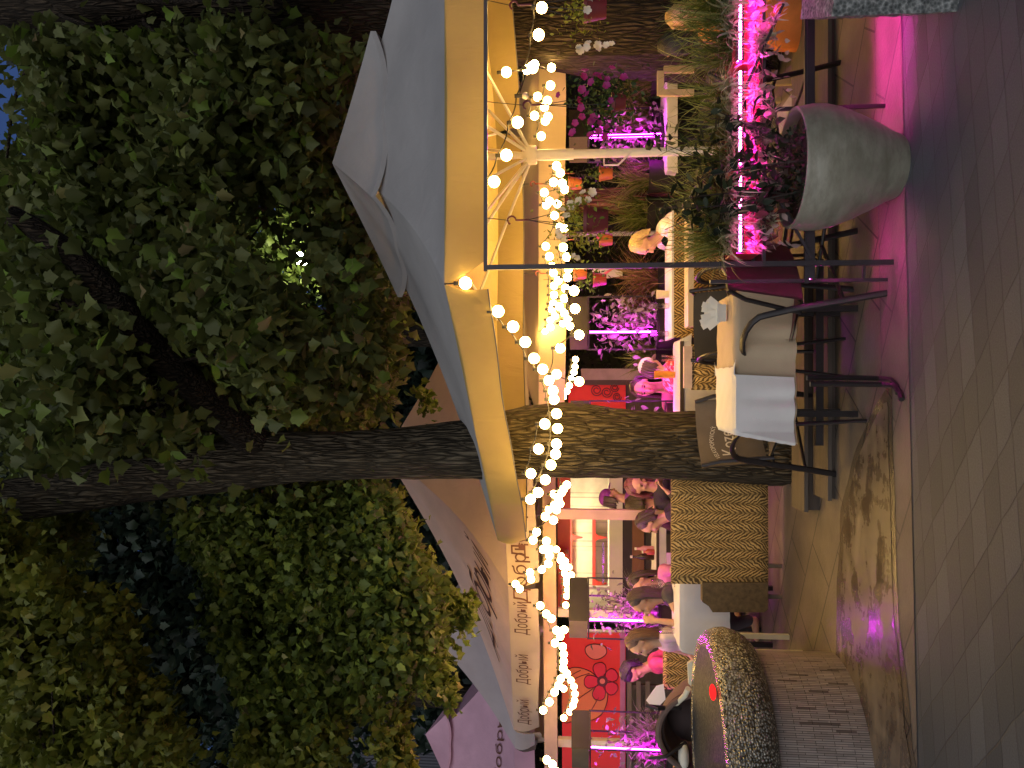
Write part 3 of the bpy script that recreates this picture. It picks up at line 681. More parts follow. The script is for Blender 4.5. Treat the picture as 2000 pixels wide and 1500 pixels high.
RAILGLOW_DONE = True
REDTROUGH = M('red plastic trough', (.42, .035, .05), .35, .1)
SOIL = M('potting soil', (.035, .022, .014), .95, .4, 40, .8, 90)
BLADE = leafmat('fresh grass blades', [(0, (.08, .11, .02)), (.6, (.18, .22, .05)), (1, (.34, .36, .13))], .3)
SPIDER = leafmat('variegated spider plant leaves', [(0, (.25, .28, .14)), (.5, (.42, .45, .28)), (1, (.65, .64, .5))], .45)
TRAIL = leafmat('pale trailing leaves', [(0, (.35, .2, .2)), (.6, (.5, .36, .34)), (1, (.7, .55, .5))], .4)
DRYGRASS = leafmat('dry grass blades', [(0, (.12, .07, .03)), (.6, (.2, .13, .05)), (1, (.32, .24, .1))], .3)
def blades(name, bases, n, L, wd, mat, parent, lean=.5, droop=.7, seg=6, dirbias=None):
    B_ = np.array([bases[i % len(bases)] for i in range(n)]) + rng.normal(0, .012, (n, 3))*np.array([1, 1, .2])
    az = rng.uniform(0, 2*PI, n); ln = L*(1+rng.uniform(-.45, .3, n)); le = np.abs(rng.normal(lean, .3, n)); dr = droop*(1+rng.uniform(-.5, .5, n))
    V = np.zeros((n, seg*2, 3)); p = B_.copy(); hx, hy = np.cos(az), np.sin(az)
    if dirbias is not None: hx = hx+dirbias[0]; hy = hy+dirbias[1]; q = np.sqrt(hx*hx+hy*hy)+1e-6; hx /= q; hy /= q
    sx = np.stack([-hy, hx, np.zeros(n)], 1)
    for k in range(seg):
        t = k/(seg-1); w_ = wd*(1-t**1.6)*(.5+min(1, t*4)*.5)+.0004
        V[:, 2*k] = p - sx*w_; V[:, 2*k+1] = p + sx*w_
        ang = le + dr*t*2.2
        p = p + np.stack([hx*np.sin(ang), hy*np.sin(ang), np.cos(ang)], 1)*(ln/(seg-1))[:, None]
    return npmesh(name, V, [(2*k, 2*k+1, 2*k+3, 2*k+2) for k in range(seg-1)], mat, parent)
LZ = P(1443, 300, 4.03).z
for (ya, yb, lab, kind) in ((497, 349, 'red plant trough at the black post with broad leaves drooping over its pink led', 0), (331, 147, 'red plant trough behind the round stoneware pot with a pink led along its rim', 1), (128, -60, 'red plant trough nearest the granite block with orange lit grass and a pink led', 2)):
    xa = P(1440, ya, 4.06).x; xb = P(1440, yb, 4.06).x; xm = (xa+xb)/2; Lx = xb-xa
    tr = thing('plant_trough', lab, 'planter', (xm, 4.14, SZ), 0, 'planters with pink light strips')
    t_ = MB(); z0, z1 = SZ+.004, LZ+.03
    for c, s in (((xm, 4.055, (z0+z1)/2), (Lx, .008, z1-z0)), ((xm, 4.235, (z0+z1)/2), (Lx, .008, z1-z0)), ((xa+.004, 4.145, (z0+z1)/2), (.008, .172, z1-z0)), ((xb-.004, 4.145, (z0+z1)/2), (.008, .172, z1-z0)), ((xm, 4.145, z0+.005), (Lx-.02, .17, .01))): t_.box(c, s)
    t_.build('box', REDTROUGH, tr, smooth=False)
    MB().box((xm, 4.145, z1-.02), (Lx-.02, .168, .01)).build('soil', SOIL, tr, smooth=False)
    ch = MB()
    for c, q_ in (((xm, 3.999, LZ-.003), (Lx, .003, .032)), ((xm, 4.031, LZ-.003), (Lx, .003, .032)), ((xm, 4.015, LZ+.0145), (Lx, .035, .003))): ch.box(c, q_)
    for sx_ in (-1, 1): ch.box((xm+sx_*Lx*.45, 4.042, LZ+.008), (.02, .02, .01))
    ch.build('led_channel', PLUMMETAL, tr, smooth=False)
    MB().box((xm, 3.9945, LZ), (Lx*.98, .005, .012)).build('led_strip', LEDPINK, tr, smooth=False)
    MB().box((xm, 4.015, LZ+.009), (Lx*.98, .012, .005)).build('led_downlight', LEDFLOOR, tr, smooth=False)
    bs = [(random.uniform(xa+.03, xb-.03), random.uniform(4.07, 4.22), z1-.01) for _ in range(26)]
    blades('grass', bs, 420 if kind != 1 else 200, .36, .0035, BLADE, tr, .25, .45)
    blades('dry_grass', bs, 170, .24, .003, DRYGRASS, tr, .5, .8)
    # spider plants hang over the front
    fr = [(random.uniform(xa+.02, xb-.02), 4.02, z1-.005) for _ in range(10)]
    blades('spider_plant', fr, 190, .19, .0062, SPIDER, tr, .75, .95, 7, (0, -.9))
    TC = np.array([(random.uniform(xa+.01, xb-.01), 4.012+random.gauss(0, .02), LZ-.03-abs(random.gauss(0, .085))) for _ in range(120)])
    leaves('trailing_leaves', TC, .045, TRAIL, tr, OVAL, -.9, .5)
    rn = MB(); tips = []
    for k in range(11 if kind else 8):
        x = random.uniform(xa+.05, xb-.05); q = [(x, 4.05, z1), (x+.01, 3.985, z1+.005), (x+random.uniform(-.04, .04), 3.985, z1-.06), (x+random.uniform(-.06, .06), 4.012+random.uniform(-.02, .02), z1-.10-random.uniform(0, .12))]
        rn.tube(q, .002, 4); tips.append(q[-1])
    rn.build('runner', SPIDER, tr)
    for tp_ in tips: blades('plantlet', [tp_], 24, .10, .005, SPIDER, tr, .9, .5, 6)
    if kind == 0:
        C = np.array([(random.uniform(xa+.03, xb-.02), 4.005+random.uniform(-.03, .03), z1-random.uniform(.03, .2)) for _ in range(46)])
        leaves('broad_leaves', C, .075, leafmat('plum broad leaves', [(0, (.10, .03, .04)), (1, (.2, .06, .06))], .3), tr, OVAL, -1.1, .3)
# ================================================================== HANGING BASKETS
POTRED = M('maroon plastic pot', (.16, .022, .022), .4, .1); POTORANGE = M('orange plastic pot', (.22, .06, .018), .4, .12)
PETUNIA = leafmat('purple petunia petals', [(0, (.22, .015, .12)), (.6, (.34, .03, .2)), (1, (.5, .08, .3))], .3)
PALEROSE = leafmat('white petunia petals', [(0, (.6, .58, .45)), (1, (.8, .78, .7))], .35)
LIME = leafmat('lime trailing leaves', [(0, (.14, .18, .02)), (.6, (.26, .30, .035)), (1, (.4, .42, .08))], .4)
MIDLEAF = leafmat('mid green trailing leaves', [(0, (.02, .045, .012)), (.6, (.045, .085, .02)), (1, (.08, .12, .03))], .3)
def flower_template(n=5, r=.5):
    V = [(0, 0, -.25)]; 
    for k in range(n*4):
        a = 2*PI*k/(n*4); rr = r*(1-.22*math.cos(k*PI/2)**2*(1 if k % 4 == 0 else 0)); V.append((rr*math.cos(a), rr*math.sin(a), .05+.04*math.sin(k*2.1)))
    return np.array(V), [(0, 1+k, 1+(k+1) % (n*4)) for k in range(n*4)]
FLOW = flower_template()
def basket(label, px, py, D, w, h, potm, hook, leafm, flowers, fm, extra, group, foliage=150, lsize=.03):
    c = P(px, py, D); t = thing('hanging_basket', label, 'hanging basket', c, 0, group)
    r = w/2
    MB().lathe([(r*.72, -h/2), (r*.78, -h/2+.01), (r*.98, h/2-.02), (r*1.06, h/2-.018), (r*1.06, h/2), (r*.95, h/2), (r*.9, h/2-.02), (0, h/2-.02)], c, 20).build('pot', potm, t)
    hk = P(*hook, D); top = Vector((hk.x, D if D > 4.5 else 4.03, TZ if D < 4.5 else hk.z+.16))
    wr = MB()
    for a in (0, 2.1, 4.2): wr.tube([c + Vector((r*math.cos(a), r*math.sin(a), h/2)), hk - Vector((0, 0, .05))], .0022, 4)
    wr.build('hanger_wire', WIREM, t)
    hb = MB(); pts = [hk + Vector((0, 0, -.06)), hk + Vector((0, 0, -.02))] + [hk + Vector((.022*math.sin(a)-0.0, 0, .012+.022*(1-math.cos(a)))) for a in np.linspace(0, 4.4, 9)]
    hb.tube(pts, [.006]*2 + [.0055]*9, 6); hb.build('hook', POTRED, t)
    MB().tube([top, hk + Vector((0, 0, .05))], .0022, 4).build('cord', WIREM, t)
    C = np.array(c)[None] + rng.normal(0, 1, (foliage, 3))*np.array([r*extra[0], r*.8, h*extra[1]]) + np.array([0, 0, h/2+h*extra[2]])
    leaves('foliage', C, lsize, leafm, t, OVAL, -.3, .6)
    if flowers is not None and len(flowers):
        Fp = np.array([P(x, y, D-random.uniform(0, .12)) for x, y in flowers])
        R_ = rotmats(rng.uniform(0, 6.28, len(Fp)), rng.normal(1.25, .35, len(Fp)), rng.normal(0, .4, len(Fp)))
        # flowers face the street
        A = rotmats(np.zeros(len(Fp)), np.full(len(Fp), PI/2)+rng.normal(0, .4, len(Fp)), rng.normal(0, .5, len(Fp)))
        V = np.einsum('nij,kj->nki', A, FLOW[0])*.042*(1+rng.uniform(-.2, .2, len(Fp)))[:, None, None] + Fp[:, None, :]
        for q_ in range(len(Fp)): npmesh('flower', V[q_:q_+1], FLOW[1], fm, t)
    return t
z4 = lambda a, b, o=(1050, 0), s=3.75: (o[0]+a/s, o[1]+b/s)
purple = [z4(*q) for q in ((545, 495), (345, 512), (340, 560), (430, 545), (465, 560), (510, 580), (630, 565), (390, 600), (505, 625), (325, 655), (355, 690), (150, 695), (310, 740), (535, 735), (318, 790), (325, 855), (410, 860), (275, 900), (390, 890), (455, 900), (505, 930), (600, 945), (450, 960), (490, 1000), (255, 970), (385, 985))]
basket('hanging basket of dark green leaves with many purple flowers', 1208, 200, 4.1, .10, .075, POTRED, (1042, 205), MIDLEAF, purple, PETUNIA, (1.7, 1.1, .5), 'baskets hung from the black frame', 420, .032)
white1 = [z4(*q) for q in ((300, 345), (370, 310), (360, 345), (440, 330), (500, 330), (540, 320), (310, 370), (445, 355), (380, 20), (365, 70))]
basket('hanging basket with lime leaves and white flowers in front of the massive trunk', 1162, 18, 4.1, .13, .12, POTRED, (1016, 10), LIME, white1, PALEROSE, (1.1, .5, .15), 'baskets hung from the black frame', 260, .026)
white2 = [z4(*q, o=(1050, 350)) for q in ((240, 180), (300, 160), (370, 150), (180, 220), (250, 215), (210, 260), (150, 380), (160, 420), (190, 440), (260, 560), (290, 575), (330, 95), (400, 95))]
basket('hanging basket in a maroon pot with pale yellow green leaves right of the black post', 1163, 430, 4.1, .155, .13, POTRED, (1012, 430), LIME, white2, PALEROSE, (1.2, .5, .25), 'baskets hung from the black frame', 420, .028)
for (x, y, lab, pm, fm2) in ((1183, 468, 'orange pot with a pink flower hanging behind the maroon basket', POTORANGE, PETUNIA), (1171, 546, 'red brown pot hanging below the white sign board', POTRED, None), (1133, 534, 'small orange pot hanging highest left of the black post', POTORANGE, None), (1183, 339, 'orange pot hanging just left of the white pole', POTORANGE, None), (1123, 359, 'red pot hanging beside far bulbs left of the white pole', POTORANGE, None)):
    basket(lab, x, y, 6.9, .13, .12, pm, (x-75, y), MIDLEAF, [(x-10, y+6), (x-14, y-5)] if fm2 else None, fm2, (1.0, .5, .1), 'small pots hanging further back', 90, .045)
# ================================================================== STONEWARE POT
pc = Vector((P(1755, 325, 3.98).x, 3.98, 0))
pot = thing('round_pot', 'big round stoneware pot on the paving in front of the pink lit stand', 'plant pot', pc)
mt, nt, out = newmat('stoneware glaze'); tc = coords(nt)
n1 = noise(nt, tc, 4, 6, .6); c = ramp(nt, n1, [(.3, (.17, .16, .12)), (.5, (.235, .225, .172)), (.7, (.275, .265, .21))])
spz = nd(nt, 'ShaderNodeSeparateXYZ'); lk(nt, tc, spz.inputs[0])
stain = mth(nt, 'MULTIPLY', mth(nt, 'SUBTRACT', noise(nt, mapping(nt, tc, (2, 2, 5)), 3, 6, .7), .42), 4)
mx = nd(nt, 'ShaderNodeMix', data_type='RGBA'); mx.clamp_factor = True; lk(nt, stain, mx.inputs[0]); lk(nt, c, mx.inputs[6]); mx.inputs[7].default_value = (.16, .148, .108, 1)
principled(nt, out, mx.outputs[2], .45, 0, .4, bump(nt, noise(nt, mapping(nt, tc, (1, 1, 6)), 9, 5), .10, .02))
MB().lathe([(.0, .006), (.150, .0), (.158, .012), (.172, .05), (.215, .13), (.258, .22), (.292, .31), (.308, .38), (.310, .43), (.304, .475), (.297, .500), (.300, .513), (.296, .522), (.284, .522), (.276, .512), (.276, .46), (.0, .455)], pc, 48).build('body', mt, pot)
MB().lathe([(.272, .462), (.1, .472), (.0, .474)], pc, 24).build('soil', SOIL, pot)
SHRUB = leafmat('dark oval shrub leaves', [(0, (.010, .016, .008)), (.6, (.022, .034, .016)), (.93, (.04, .055, .022)), (1, (.10, .11, .05))], .25)
stems = MB(); LC = []; LA = []
for k in range(12):
    a = random.uniform(0, 2*PI); b = pc + Vector((.13*math.cos(a), .10*math.sin(a), .47)); ht = random.uniform(.3, .82)
    tip = b + Vector((random.uniform(-.26, .22), random.uniform(-.16, .12), ht)); md = (b+tip)/2 + Vector((random.uniform(-.08, .08), 0, .06))
    q = [b.lerp(md, t/4).lerp(md.lerp(tip, t/4), t/4) for t in range(5)]; stems.tube(q, [.006, .005, .004, .003, .002], 5)
    for j in range(30):
        t = random.uniform(.2, 1); p = b.lerp(md, t).lerp(md.lerp(tip, t), t); LC.append(tuple(p + Vector((random.gauss(0, .035), random.gauss(0, .035), random.gauss(0, .02)))))
stems.build('stem', M('dark twig bark', (.03, .02, .015)), pot)
leaves('foliage', np.array(LC), .072, SHRUB, pot, OVAL, -.1, .6)
LC2 = np.array([tuple(pc + Vector((random.uniform(-.19, .19), random.uniform(-.19, .19), .475+abs(random.gauss(.0, .05))))) for _ in range(420)])
leaves('small_leaves', LC2, .03, SHRUB, pot, OVAL, 0, .7)
# ================================================================== GRANITE BLOCK
gx = P(1735, 27, 3.45).x
mt, nt, out = newmat('rough hewn granite'); tc = coords(nt)
vo = nd(nt, 'ShaderNodeTexVoronoi'); vo.inputs['Scale'].default_value = 60; lk(nt, tc, vo.inputs['Vector'])
n1 = noise(nt, tc, 34, 5, .7); c = ramp(nt, mth(nt, 'ADD', mth(nt, 'MULTIPLY', vo.outputs[0], .5), mth(nt, 'MULTIPLY', n1, .6)), [(.3, (.03, .035, .035)), (.55, (.15, .16, .155)), (.8, (.42, .43, .41))])
principled(nt, out, c, .55, 0, .5, bump(nt, n1, 1, .03))
gb_ = MB(); gz = P(1618, 10, 3.42).z
def rough_box(x0, x1, y0, y1, z0, z1):
    mb = MB(); st = .035
    def face(o, a, b, la, lb, nrm):
        na, nb = max(2, int(la/st)), max(2, int(lb/st))
        mb.grid(lambda u, v: Vector(o)+Vector(a)*u*la+Vector(b)*v*lb+Vector(nrm)*(random.uniform(-.008, .008) if 0 < u < 1 and 0 < v < 1 else 0), na, nb)
    face((x0, y0, z0), (1, 0, 0), (0, 0, 1), x1-x0, z1-z0, (0, 1, 0)); face((x0, y1, z0), (0, -1, 0), (0, 0, 1), y1-y0, z1-z0, (1, 0, 0))
    face((x0, y0, z1), (1, 0, 0), (0, 1, 0), x1-x0, y1-y0, (0, 0, 1)); face((x1, y0, z0), (0, 1, 0), (0, 0, 1), y1-y0, z1-z0, (1, 0, 0)); face((x1, y1, z0), (-1, 0, 0), (0, 0, 1), x1-x0, z1-z0, (0, 1, 0))
    return mb
gxy = Vector((P(1835, 24, 3.38).x, 3.38, 0)); RG = Matrix.Rotation(-.42, 3, 'Z')
gm_ = rough_box(0, 1.3, 0, .5, 0, gz); gm_.v = [tuple(gxy + RG @ Vector(v)) for v in gm_.v]
o = gm_.build('granite_block', mt, smooth=False)
tag(o, 'rough grey granite block cut off at the corner beside the pink lit paving', 'stone block')
# ================================================================== FOUNTAIN
FC = Vector((-2.28, 4.82, 0))
fo = thing('mosaic_fountain', 'wide glistening mosaic bowl fountain on a strip tiled pedestal', 'fountain', FC)
mt, nt, out = newmat('wet pebble mosaic'); tc = coords(nt)
vo = nd(nt, 'ShaderNodeTexVoronoi'); vo.inputs['Scale'].default_value = 70; vo.inputs['Randomness'].default_value = .75; lk(nt, tc, vo.inputs['Vector'])
c = ramp(nt, vo.outputs[1], [(.15, (.16, .16, .14)), (.5, (.34, .33, .28)), (.85, (.55, .53, .45))])
dm = ramp(nt, vo.outputs[0], [(.3, (1, 1, 1)), (.62, (.25, .22, .18))])
mm = nd(nt, 'ShaderNodeMix', data_type='RGBA', blend_type='MULTIPLY'); mm.inputs[0].default_value = 1; lk(nt, c, mm.inputs[6]); lk(nt, dm, mm.inputs[7])
hh = mth(nt, 'ADD', mth(nt, 'SUBTRACT', 1, vo.outputs[0]), mth(nt, 'MULTIPLY', noise(nt, tc, 13, 3), .9))
principled(nt, out, mm.outputs[2], .17, .45, .8, bump(nt, hh, .85, .02))
MB().lathe([(.58, .50), (.63, .50), (.665, .512), (.705, .548), (.735, .60), (.752, .66), (.748, .71), (.728, .758), (.695, .79), (.65, .797), (.62, .785), (.59, .74), (.4, .66), (0, .62)], FC, 96).build('bowl', mt, fo)
wm, nt, out = newmat('dark rippled water'); tc = coords(nt)
principled(nt, out, ramp(nt, noise(nt, tc, 50, 4, .7), [(.35, (.012, .017, .030)), (.55, (.026, .034, .05)), (.72, (.14, .14, .13))]), .4, 0, .02, bump(nt, noise(nt, tc, 40, 4, .6, .5), .5, .02))  # blue sheen of the water put into the base colour
MB().lathe([(.635, .788), (.35, .790), (0, .791)], FC, 64).build('water', wm, fo)
mt, nt, out = newmat('vertical strip tiles'); uvn = nd(nt, 'ShaderNodeUVMap')
br = nd(nt, 'ShaderNodeTexBrick'); lk(nt, mapping(nt, uvn.outputs[0], (1, 1, 1)), br.inputs['Vector'])
for k, v in (('Color1', (.24, .20, .175, 1)), ('Color2', (.34, .295, .265, 1)), ('Mortar', (.05, .04, .03, 1)), ('Scale', 1.0), ('Mortar Size', .0016), ('Brick Width', .10), ('Row Height', .0125), ('Bias', -.1)): br.inputs[k].default_value = v
br.offset = .37; br.offset_frequency = 3
sp = nd(nt, 'ShaderNodeSeparateXYZ'); lk(nt, uvn.outputs[0], sp.inputs[0])
cb = nd(nt, 'ShaderNodeCombineXYZ'); lk(nt, mth(nt, 'FLOOR', mth(nt, 'DIVIDE', sp.outputs[1], .0125)), cb.inputs[1]); lk(nt, mth(nt, 'FLOOR', mth(nt, 'DIVIDE', mth(nt, 'ADD', sp.outputs[0], mth(nt, 'MULTIPLY', mth(nt, 'FLOOR', mth(nt, 'DIVIDE', sp.outputs[1], .0125)), .047)), .11)), cb.inputs[0])
wn = nd(nt, 'ShaderNodeTexWhiteNoise', noise_dimensions='3D'); lk(nt, cb.outputs[0], wn.inputs[0])
dk = ramp(nt, wn.outputs[0], [(.05, (.42, .38, .36)), (.08, (.88, .88, .88)), (.9, (1.15, 1.12, 1.1))])
mm = nd(nt, 'ShaderNodeMix', data_type='RGBA', blend_type='MULTIPLY'); mm.inputs[0].default_value = 1; lk(nt, br.outputs[0], mm.inputs[6]); lk(nt, dk, mm.inputs[7])
principled(nt, out, mm.outputs[2], .28, 0, .6, bump(nt, br.outputs[1], -.5, .004))
fl_ = G(1392, 1352, .81); MB().ell(fl_, (.045, .05, .018), None, 16, 8).build('lamp', EM('added red glow disc', (1, .02, .02), 1.6), fo)  # added glowing disc for the red spot on the water, no known lamp
n = 120; pm = MB()
for z in (0, .17, .34, .505):
    for j in range(n): pm.v.append((FC.x+.615*math.cos(2*PI*j/n), FC.y+.615*math.sin(2*PI*j/n), z))
for i in range(3):
    for j in range(n): pm.f.append((i*n+j, i*n+(j+1) % n, (i+1)*n+(j+1) % n, (i+1)*n+j))
po = pm.build('pedestal', mt, fo); uv = po.data.uv_layers.new(name='UVMap')
for p_ in po.data.polygons:
    j = p_.index % n; i = p_.index//n; zs = (0, .17, .34, .505)
    for q, li in enumerate(p_.loop_indices):
        jj = j + (1 if q in (1, 2) else 0); zz = zs[i + (1 if q in (2, 3) else 0)]
        uv.data[li].uv = (zz, jj/n*2*PI*.645)
# ================================================================== TIMBER STEPS
WOODM = M('worn timber', (.12, .09, .065), .6, .25, 5, .3, 60, stretch=(.4, 4, 4))
DARKWOOD = M('dark stained timber', (.05, .034, .022), .6, .25, 5, .3, 60, stretch=(.4, 4, 4))
STEPM = M('dark worn timber', (.075, .058, .042), .65, .25, 5, .3, 60, stretch=(.4, 4, 4))
stp = thing('timber_steps', 'two long shallow timber steps behind the nearest table', 'steps', (1, 5.1, 0))
for k, (y0, y1, z0, z1) in enumerate(((4.86, 5.16, 0, .055), (5.16, 5.46, 0, .11))):
    xl = -.72 - .12*k
    MB().box(((xl+2.6)/2, (y0+y1)/2+.01, z1-.0125), (2.6-xl, y1-y0-.006, .025)).build('tread', STEPM, stp, smooth=False)
    MB().box(((xl+2.6)/2, (y0+y1)/2+.02, (z1-.028)/2), (2.6-xl-.02, y1-y0-.04, z1-.028)).build('riser', DARKWOOD, stp, smooth=False)
# ================================================================== TIGER CLOTH
def tiger(name, gold, dark, axis=0):
    mt, nt, out = newmat(name); tc = coords(nt); sp = nd(nt, 'ShaderNodeSeparateXYZ'); lk(nt, tc, sp.inputs[0])
    X = mth(nt, 'ADD', mth(nt, 'ADD', sp.outputs[0], mth(nt, 'MULTIPLY', sp.outputs[1], .9)), mth(nt, 'MULTIPLY', mth(nt, 'SUBTRACT', noise(nt, tc, 9, 3), .5), .03))
    a = mth(nt, 'PINGPONG', X, .072)
    n1 = noise(nt, tc, 26, 4, .6)
    ph = mth(nt, 'ADD', mth(nt, 'SUBTRACT', sp.outputs[2], mth(nt, 'MULTIPLY', a, 1.5)), mth(nt, 'MULTIPLY', mth(nt, 'SUBTRACT', n1, .5), .06))
    s = mth(nt, 'SINE', mth(nt, 'MULTIPLY', ph, 2*PI/.037))
    env = mth(nt, 'SINE', mth(nt, 'MULTIPLY', mth(nt, 'DIVIDE', a, .072), PI))
    v = mth(nt, 'MULTIPLY', mth(nt, 'ADD', s, .25), mth(nt, 'ADD', env, .25))
    c = ramp(nt, mth(nt, 'ADD', mth(nt, 'MULTIPLY', v, .4), .35), [(.25, dark), (.5, mulc(gold, .55)), (.8, gold)])
    principled(nt, out, c, .9, 0, .2, bump(nt, noise(nt, mapping(nt, tc, (1, 1, .25)), 7, 3), .3, .05)); return mt
TIGER = tiger('golden tiger striped cloth', (.55, .36, .13), (.085, .05, .018))
PLAINFUR = M('brown plush cloth', (.11, .075, .035), .95, .3, 30, .4, 120)
pn = thing('tiger_screen', 'low screen wrapped in golden tiger striped cloth left of the maple trunk', 'screen', (-1.0, 6.08, 0))
def sheet(mb, D, x_rows, th=.05):
    """solid board from picture outline [(x,y)..] at distance D with thickness th"""
    q = [P(x, y, D) for x, y in x_rows]; k = len(q); b = mb.add(q + [p + Vector((0, th, 0)) for p in q], [tuple(range(k)), tuple(range(2*k-1, k-1, -1))])
    mb.f += [tuple(b+i for i in (i_, (i_+1) % k, (i_+1) % k + k, i_+k)) for i_ in range(k)]; return mb
def padded(D, y0, y1, x0, x1, dep=.06, nx=36, nz=20):
    """softly padded cloth-covered board"""
    a = P(x1, y1, D); b = P(x0, y0, D); mb = MB()
    def fn(u, v):
        e = min(u, 1-u, 1); ez = min(v, 1-v)
        bul = dep*.5*(1-max(0, 1-e*14)**2)*(1-max(0, 1-ez*9)**2)
        return Vector((a.x+(b.x-a.x)*u, D + dep*.5 - bul + .008*math.sin(u*41)*math.sin(v*9), a.z+(b.z-a.z)*v))
    mb.grid(fn, nx, nz)
    mb.box(((a.x+b.x)/2, D+dep*.75, (a.z+b.z)/2), (b.x-a.x, dep*.5, b.z-a.z)); return mb
padded(6.08, 935, 1146, 1312, 1502).build('cloth_panel', TIGER, pn, sharp=60)
sheet(MB(), 6.07, [(1372, 1138), (1372, 1176), (1384, 1184), (1392, 1196), (1492, 1196), (1500, 1190), (1500, 1138)], .09).build('side_panel', PLAINFUR, pn, smooth=False)
for y in (945, 1105, 1165):
    p = P(1500, y, 6.13); MB().tube([(p.x, p.y, 0), (p.x, p.y, p.z+.02)], .018, 8).build('leg', WOODM, pn)
LEDPURPLE = EM('violet led tube', (.85, .012, .9), PURP_S); LEDVIOLETDIM = EM('violet floor strip', (.5, .04, .7), 1.2)
a = P(1512, 942, 6.5); b = P(1518, 1190, 6.5); z = .035
fs_ = MB().tube([(a.x, 6.5, z), (b.x, 6.5, z)], .008, 6).build('floor_led_strip', LEDVIOLETDIM); tag(fs_, 'thin violet light strip on the floor under the tiger screen', 'light strip')
# ================================================================== CHAIRS AND NEAR TABLE
STEEL = M('dark bronze tube', (.022, .018, .018), .38, .2, 20, metal=.3)
TAUPE = M('taupe sling fabric', (.13, .10, .07), .85, .12, 9, .3, 200); PLUM = M('plum sling fabric', (.085, .022, .03), .85, .12, 9, .3, 200); INK = M('black sling fabric', (.012, .011, .011), .7, .2, 9, .3, 200)
def arc_pts(fx, bx, h, r, y): pass
def armchair(label, loc, rz, fab, back_h=.88, seat_h=.43, group='sling armchairs round the nearest table', backz=.52):
    t = thing('armchair', label, 'armchair', loc, 0, group)
    R3 = Matrix.Rotation(rz, 3, 'Z'); L = Vector(loc)
    W_ = lambda x, y, z: L + R3 @ Vector((x, y, z))
    for s in (-1, 1):
        pts = [(s*.29, .30, 0), (s*.285, .27, .2), (s*.28, .235, .45), (s*.28, .20, .58)]
        for k in range(1, 8):
            a = PI*k/8; pts.append((s*.28, .02+.18*math.cos(a), .58+.10*math.sin(a)))
        pts += [(s*.28, -.16, .58), (s*.28, -.20, .45), (s*.285, -.26, .2), (s*.29, -.31, 0)]
        MB().tube([W_(*p) for p in pts], .019, 8, flat=.6).build('side_frame', STEEL, t)
        MB().tube([W_(s*.262, -.16, .40), W_(s*.245, -.24, .7), W_(s*.24, -.30, back_h)], .013, 8).build('back_post', STEEL, t)
    MB().tube([W_(-.28, .24, .40), W_(.28, .24, .40)], .013, 8).tube([W_(-.28, -.2, .40), W_(.28, -.2, .40)], .013, 8).tube([W_(-.28, -.25, .2), W_(.28, -.25, .2)], .011, 8).build('stretcher', STEEL, t)
    sm = MB(); sm.grid(lambda u, v: W_(-.26+.52*u, -.19+.44*v, seat_h - .035*math.sin(PI*u)), 12, 8); sm.grid(lambda u, v: W_(-.26+.52*u, -.19+.44*v, seat_h-.014 - .035*math.sin(PI*u)), 12, 8); sm.build('seat', fab, t)
    bm2 = MB()
    bkf = lambda u, v, o: W_(-.25+.5*u, -.235-.075*v-.05*math.sin(PI*u)+o, backz+(back_h-backz)*v)
    bm2.grid(lambda u, v: bkf(u, v, 0), 14, 8); bm2.grid(lambda u, v: bkf(u, v, -.012), 14, 8)
    bm2.build('backrest', fab, t)
    return t, bkf
kz, kf = armchair('taupe armchair with white lettering on its backrest against the maple trunk', (-.14, 4.80, 0), PI+.62, TAUPE, .81, .43, backz=.42)
WHITEINK = M('white printed ink', (.62, .56, .46), .8, .06)
vs, fs = text_mesh('Kozel', .95); mb = MB(); mb.add([kf(.63-x*.205, .44+y*.32, .013) for x, y, z in vs], fs); mb.build('lettering', WHITEINK, kz, smooth=False)
vs, fs = text_mesh('VELKOPOPOVICKÝ', 1.05); mb = MB()
def arcp(x, y):
    a = x*.28/1.0*.30; xx = math.sin(a)*(1+0*y); return (.63-x*.058, .76+y*.10-(x*x)*.0035)
mb.add([kf(*arcp(x, y), .013) for x, y, z in vs], fs); mb.build('lettering', WHITEINK, kz, smooth=False)
armchair('plum armchair seen from behind beside the black post', (.45, 4.53, 0), .80, PLUM, .80, .42, backz=.40)
armchair('black armchair at the far side of the nearest table with gold piping', (P(1400, 625, 5.4).x, 5.17, .11), PI+.15, INK, .66, .33, backz=.44)
armchair('dark armchair under the plant stand between the posts', (1.55, 4.95, 0), PI/2+.4, INK, .78, .42, group='sling armchairs round the nearest table')
armchair('dark armchair pushed under the troughs behind the round pot', (.95, 4.72, 0), -.5, PLUM, .70, .40, group='sling armchairs round the nearest table')
TX0, TX1 = P(1425, 838, 4.42).x, P(1425, 572, 4.42).x; TY0, TY1, TZ_ = 4.42, 4.93, .715
tb_ = thing('cafe_table', 'square cafe table under beige cloth closest to the street', 'table', ((TX0+TX1)/2, (TY0+TY1)/2, 0))
cx, cy = (TX0+TX1)/2, (TY0+TY1)/2
MB().box((cx, cy, TZ_-.02), (TX1-TX0-.03, TY1-TY0-.03, .035)).build('tabletop', DARKWOOD, tb_, smooth=False)
for sx in (-1, 1):
    for sy in (-1, 1): MB().beam((cx+sx*.30, cy+sy*.15, 0), (cx+sx*.30, cy+sy*.15, TZ_-.04), .035).build('leg', STEEL, tb_, smooth=False)
MB().beam((cx-.5, cy+.1, .14), (cx+.62, cy+.1, .14), .045).build('stretcher', STEEL, tb_, smooth=False)
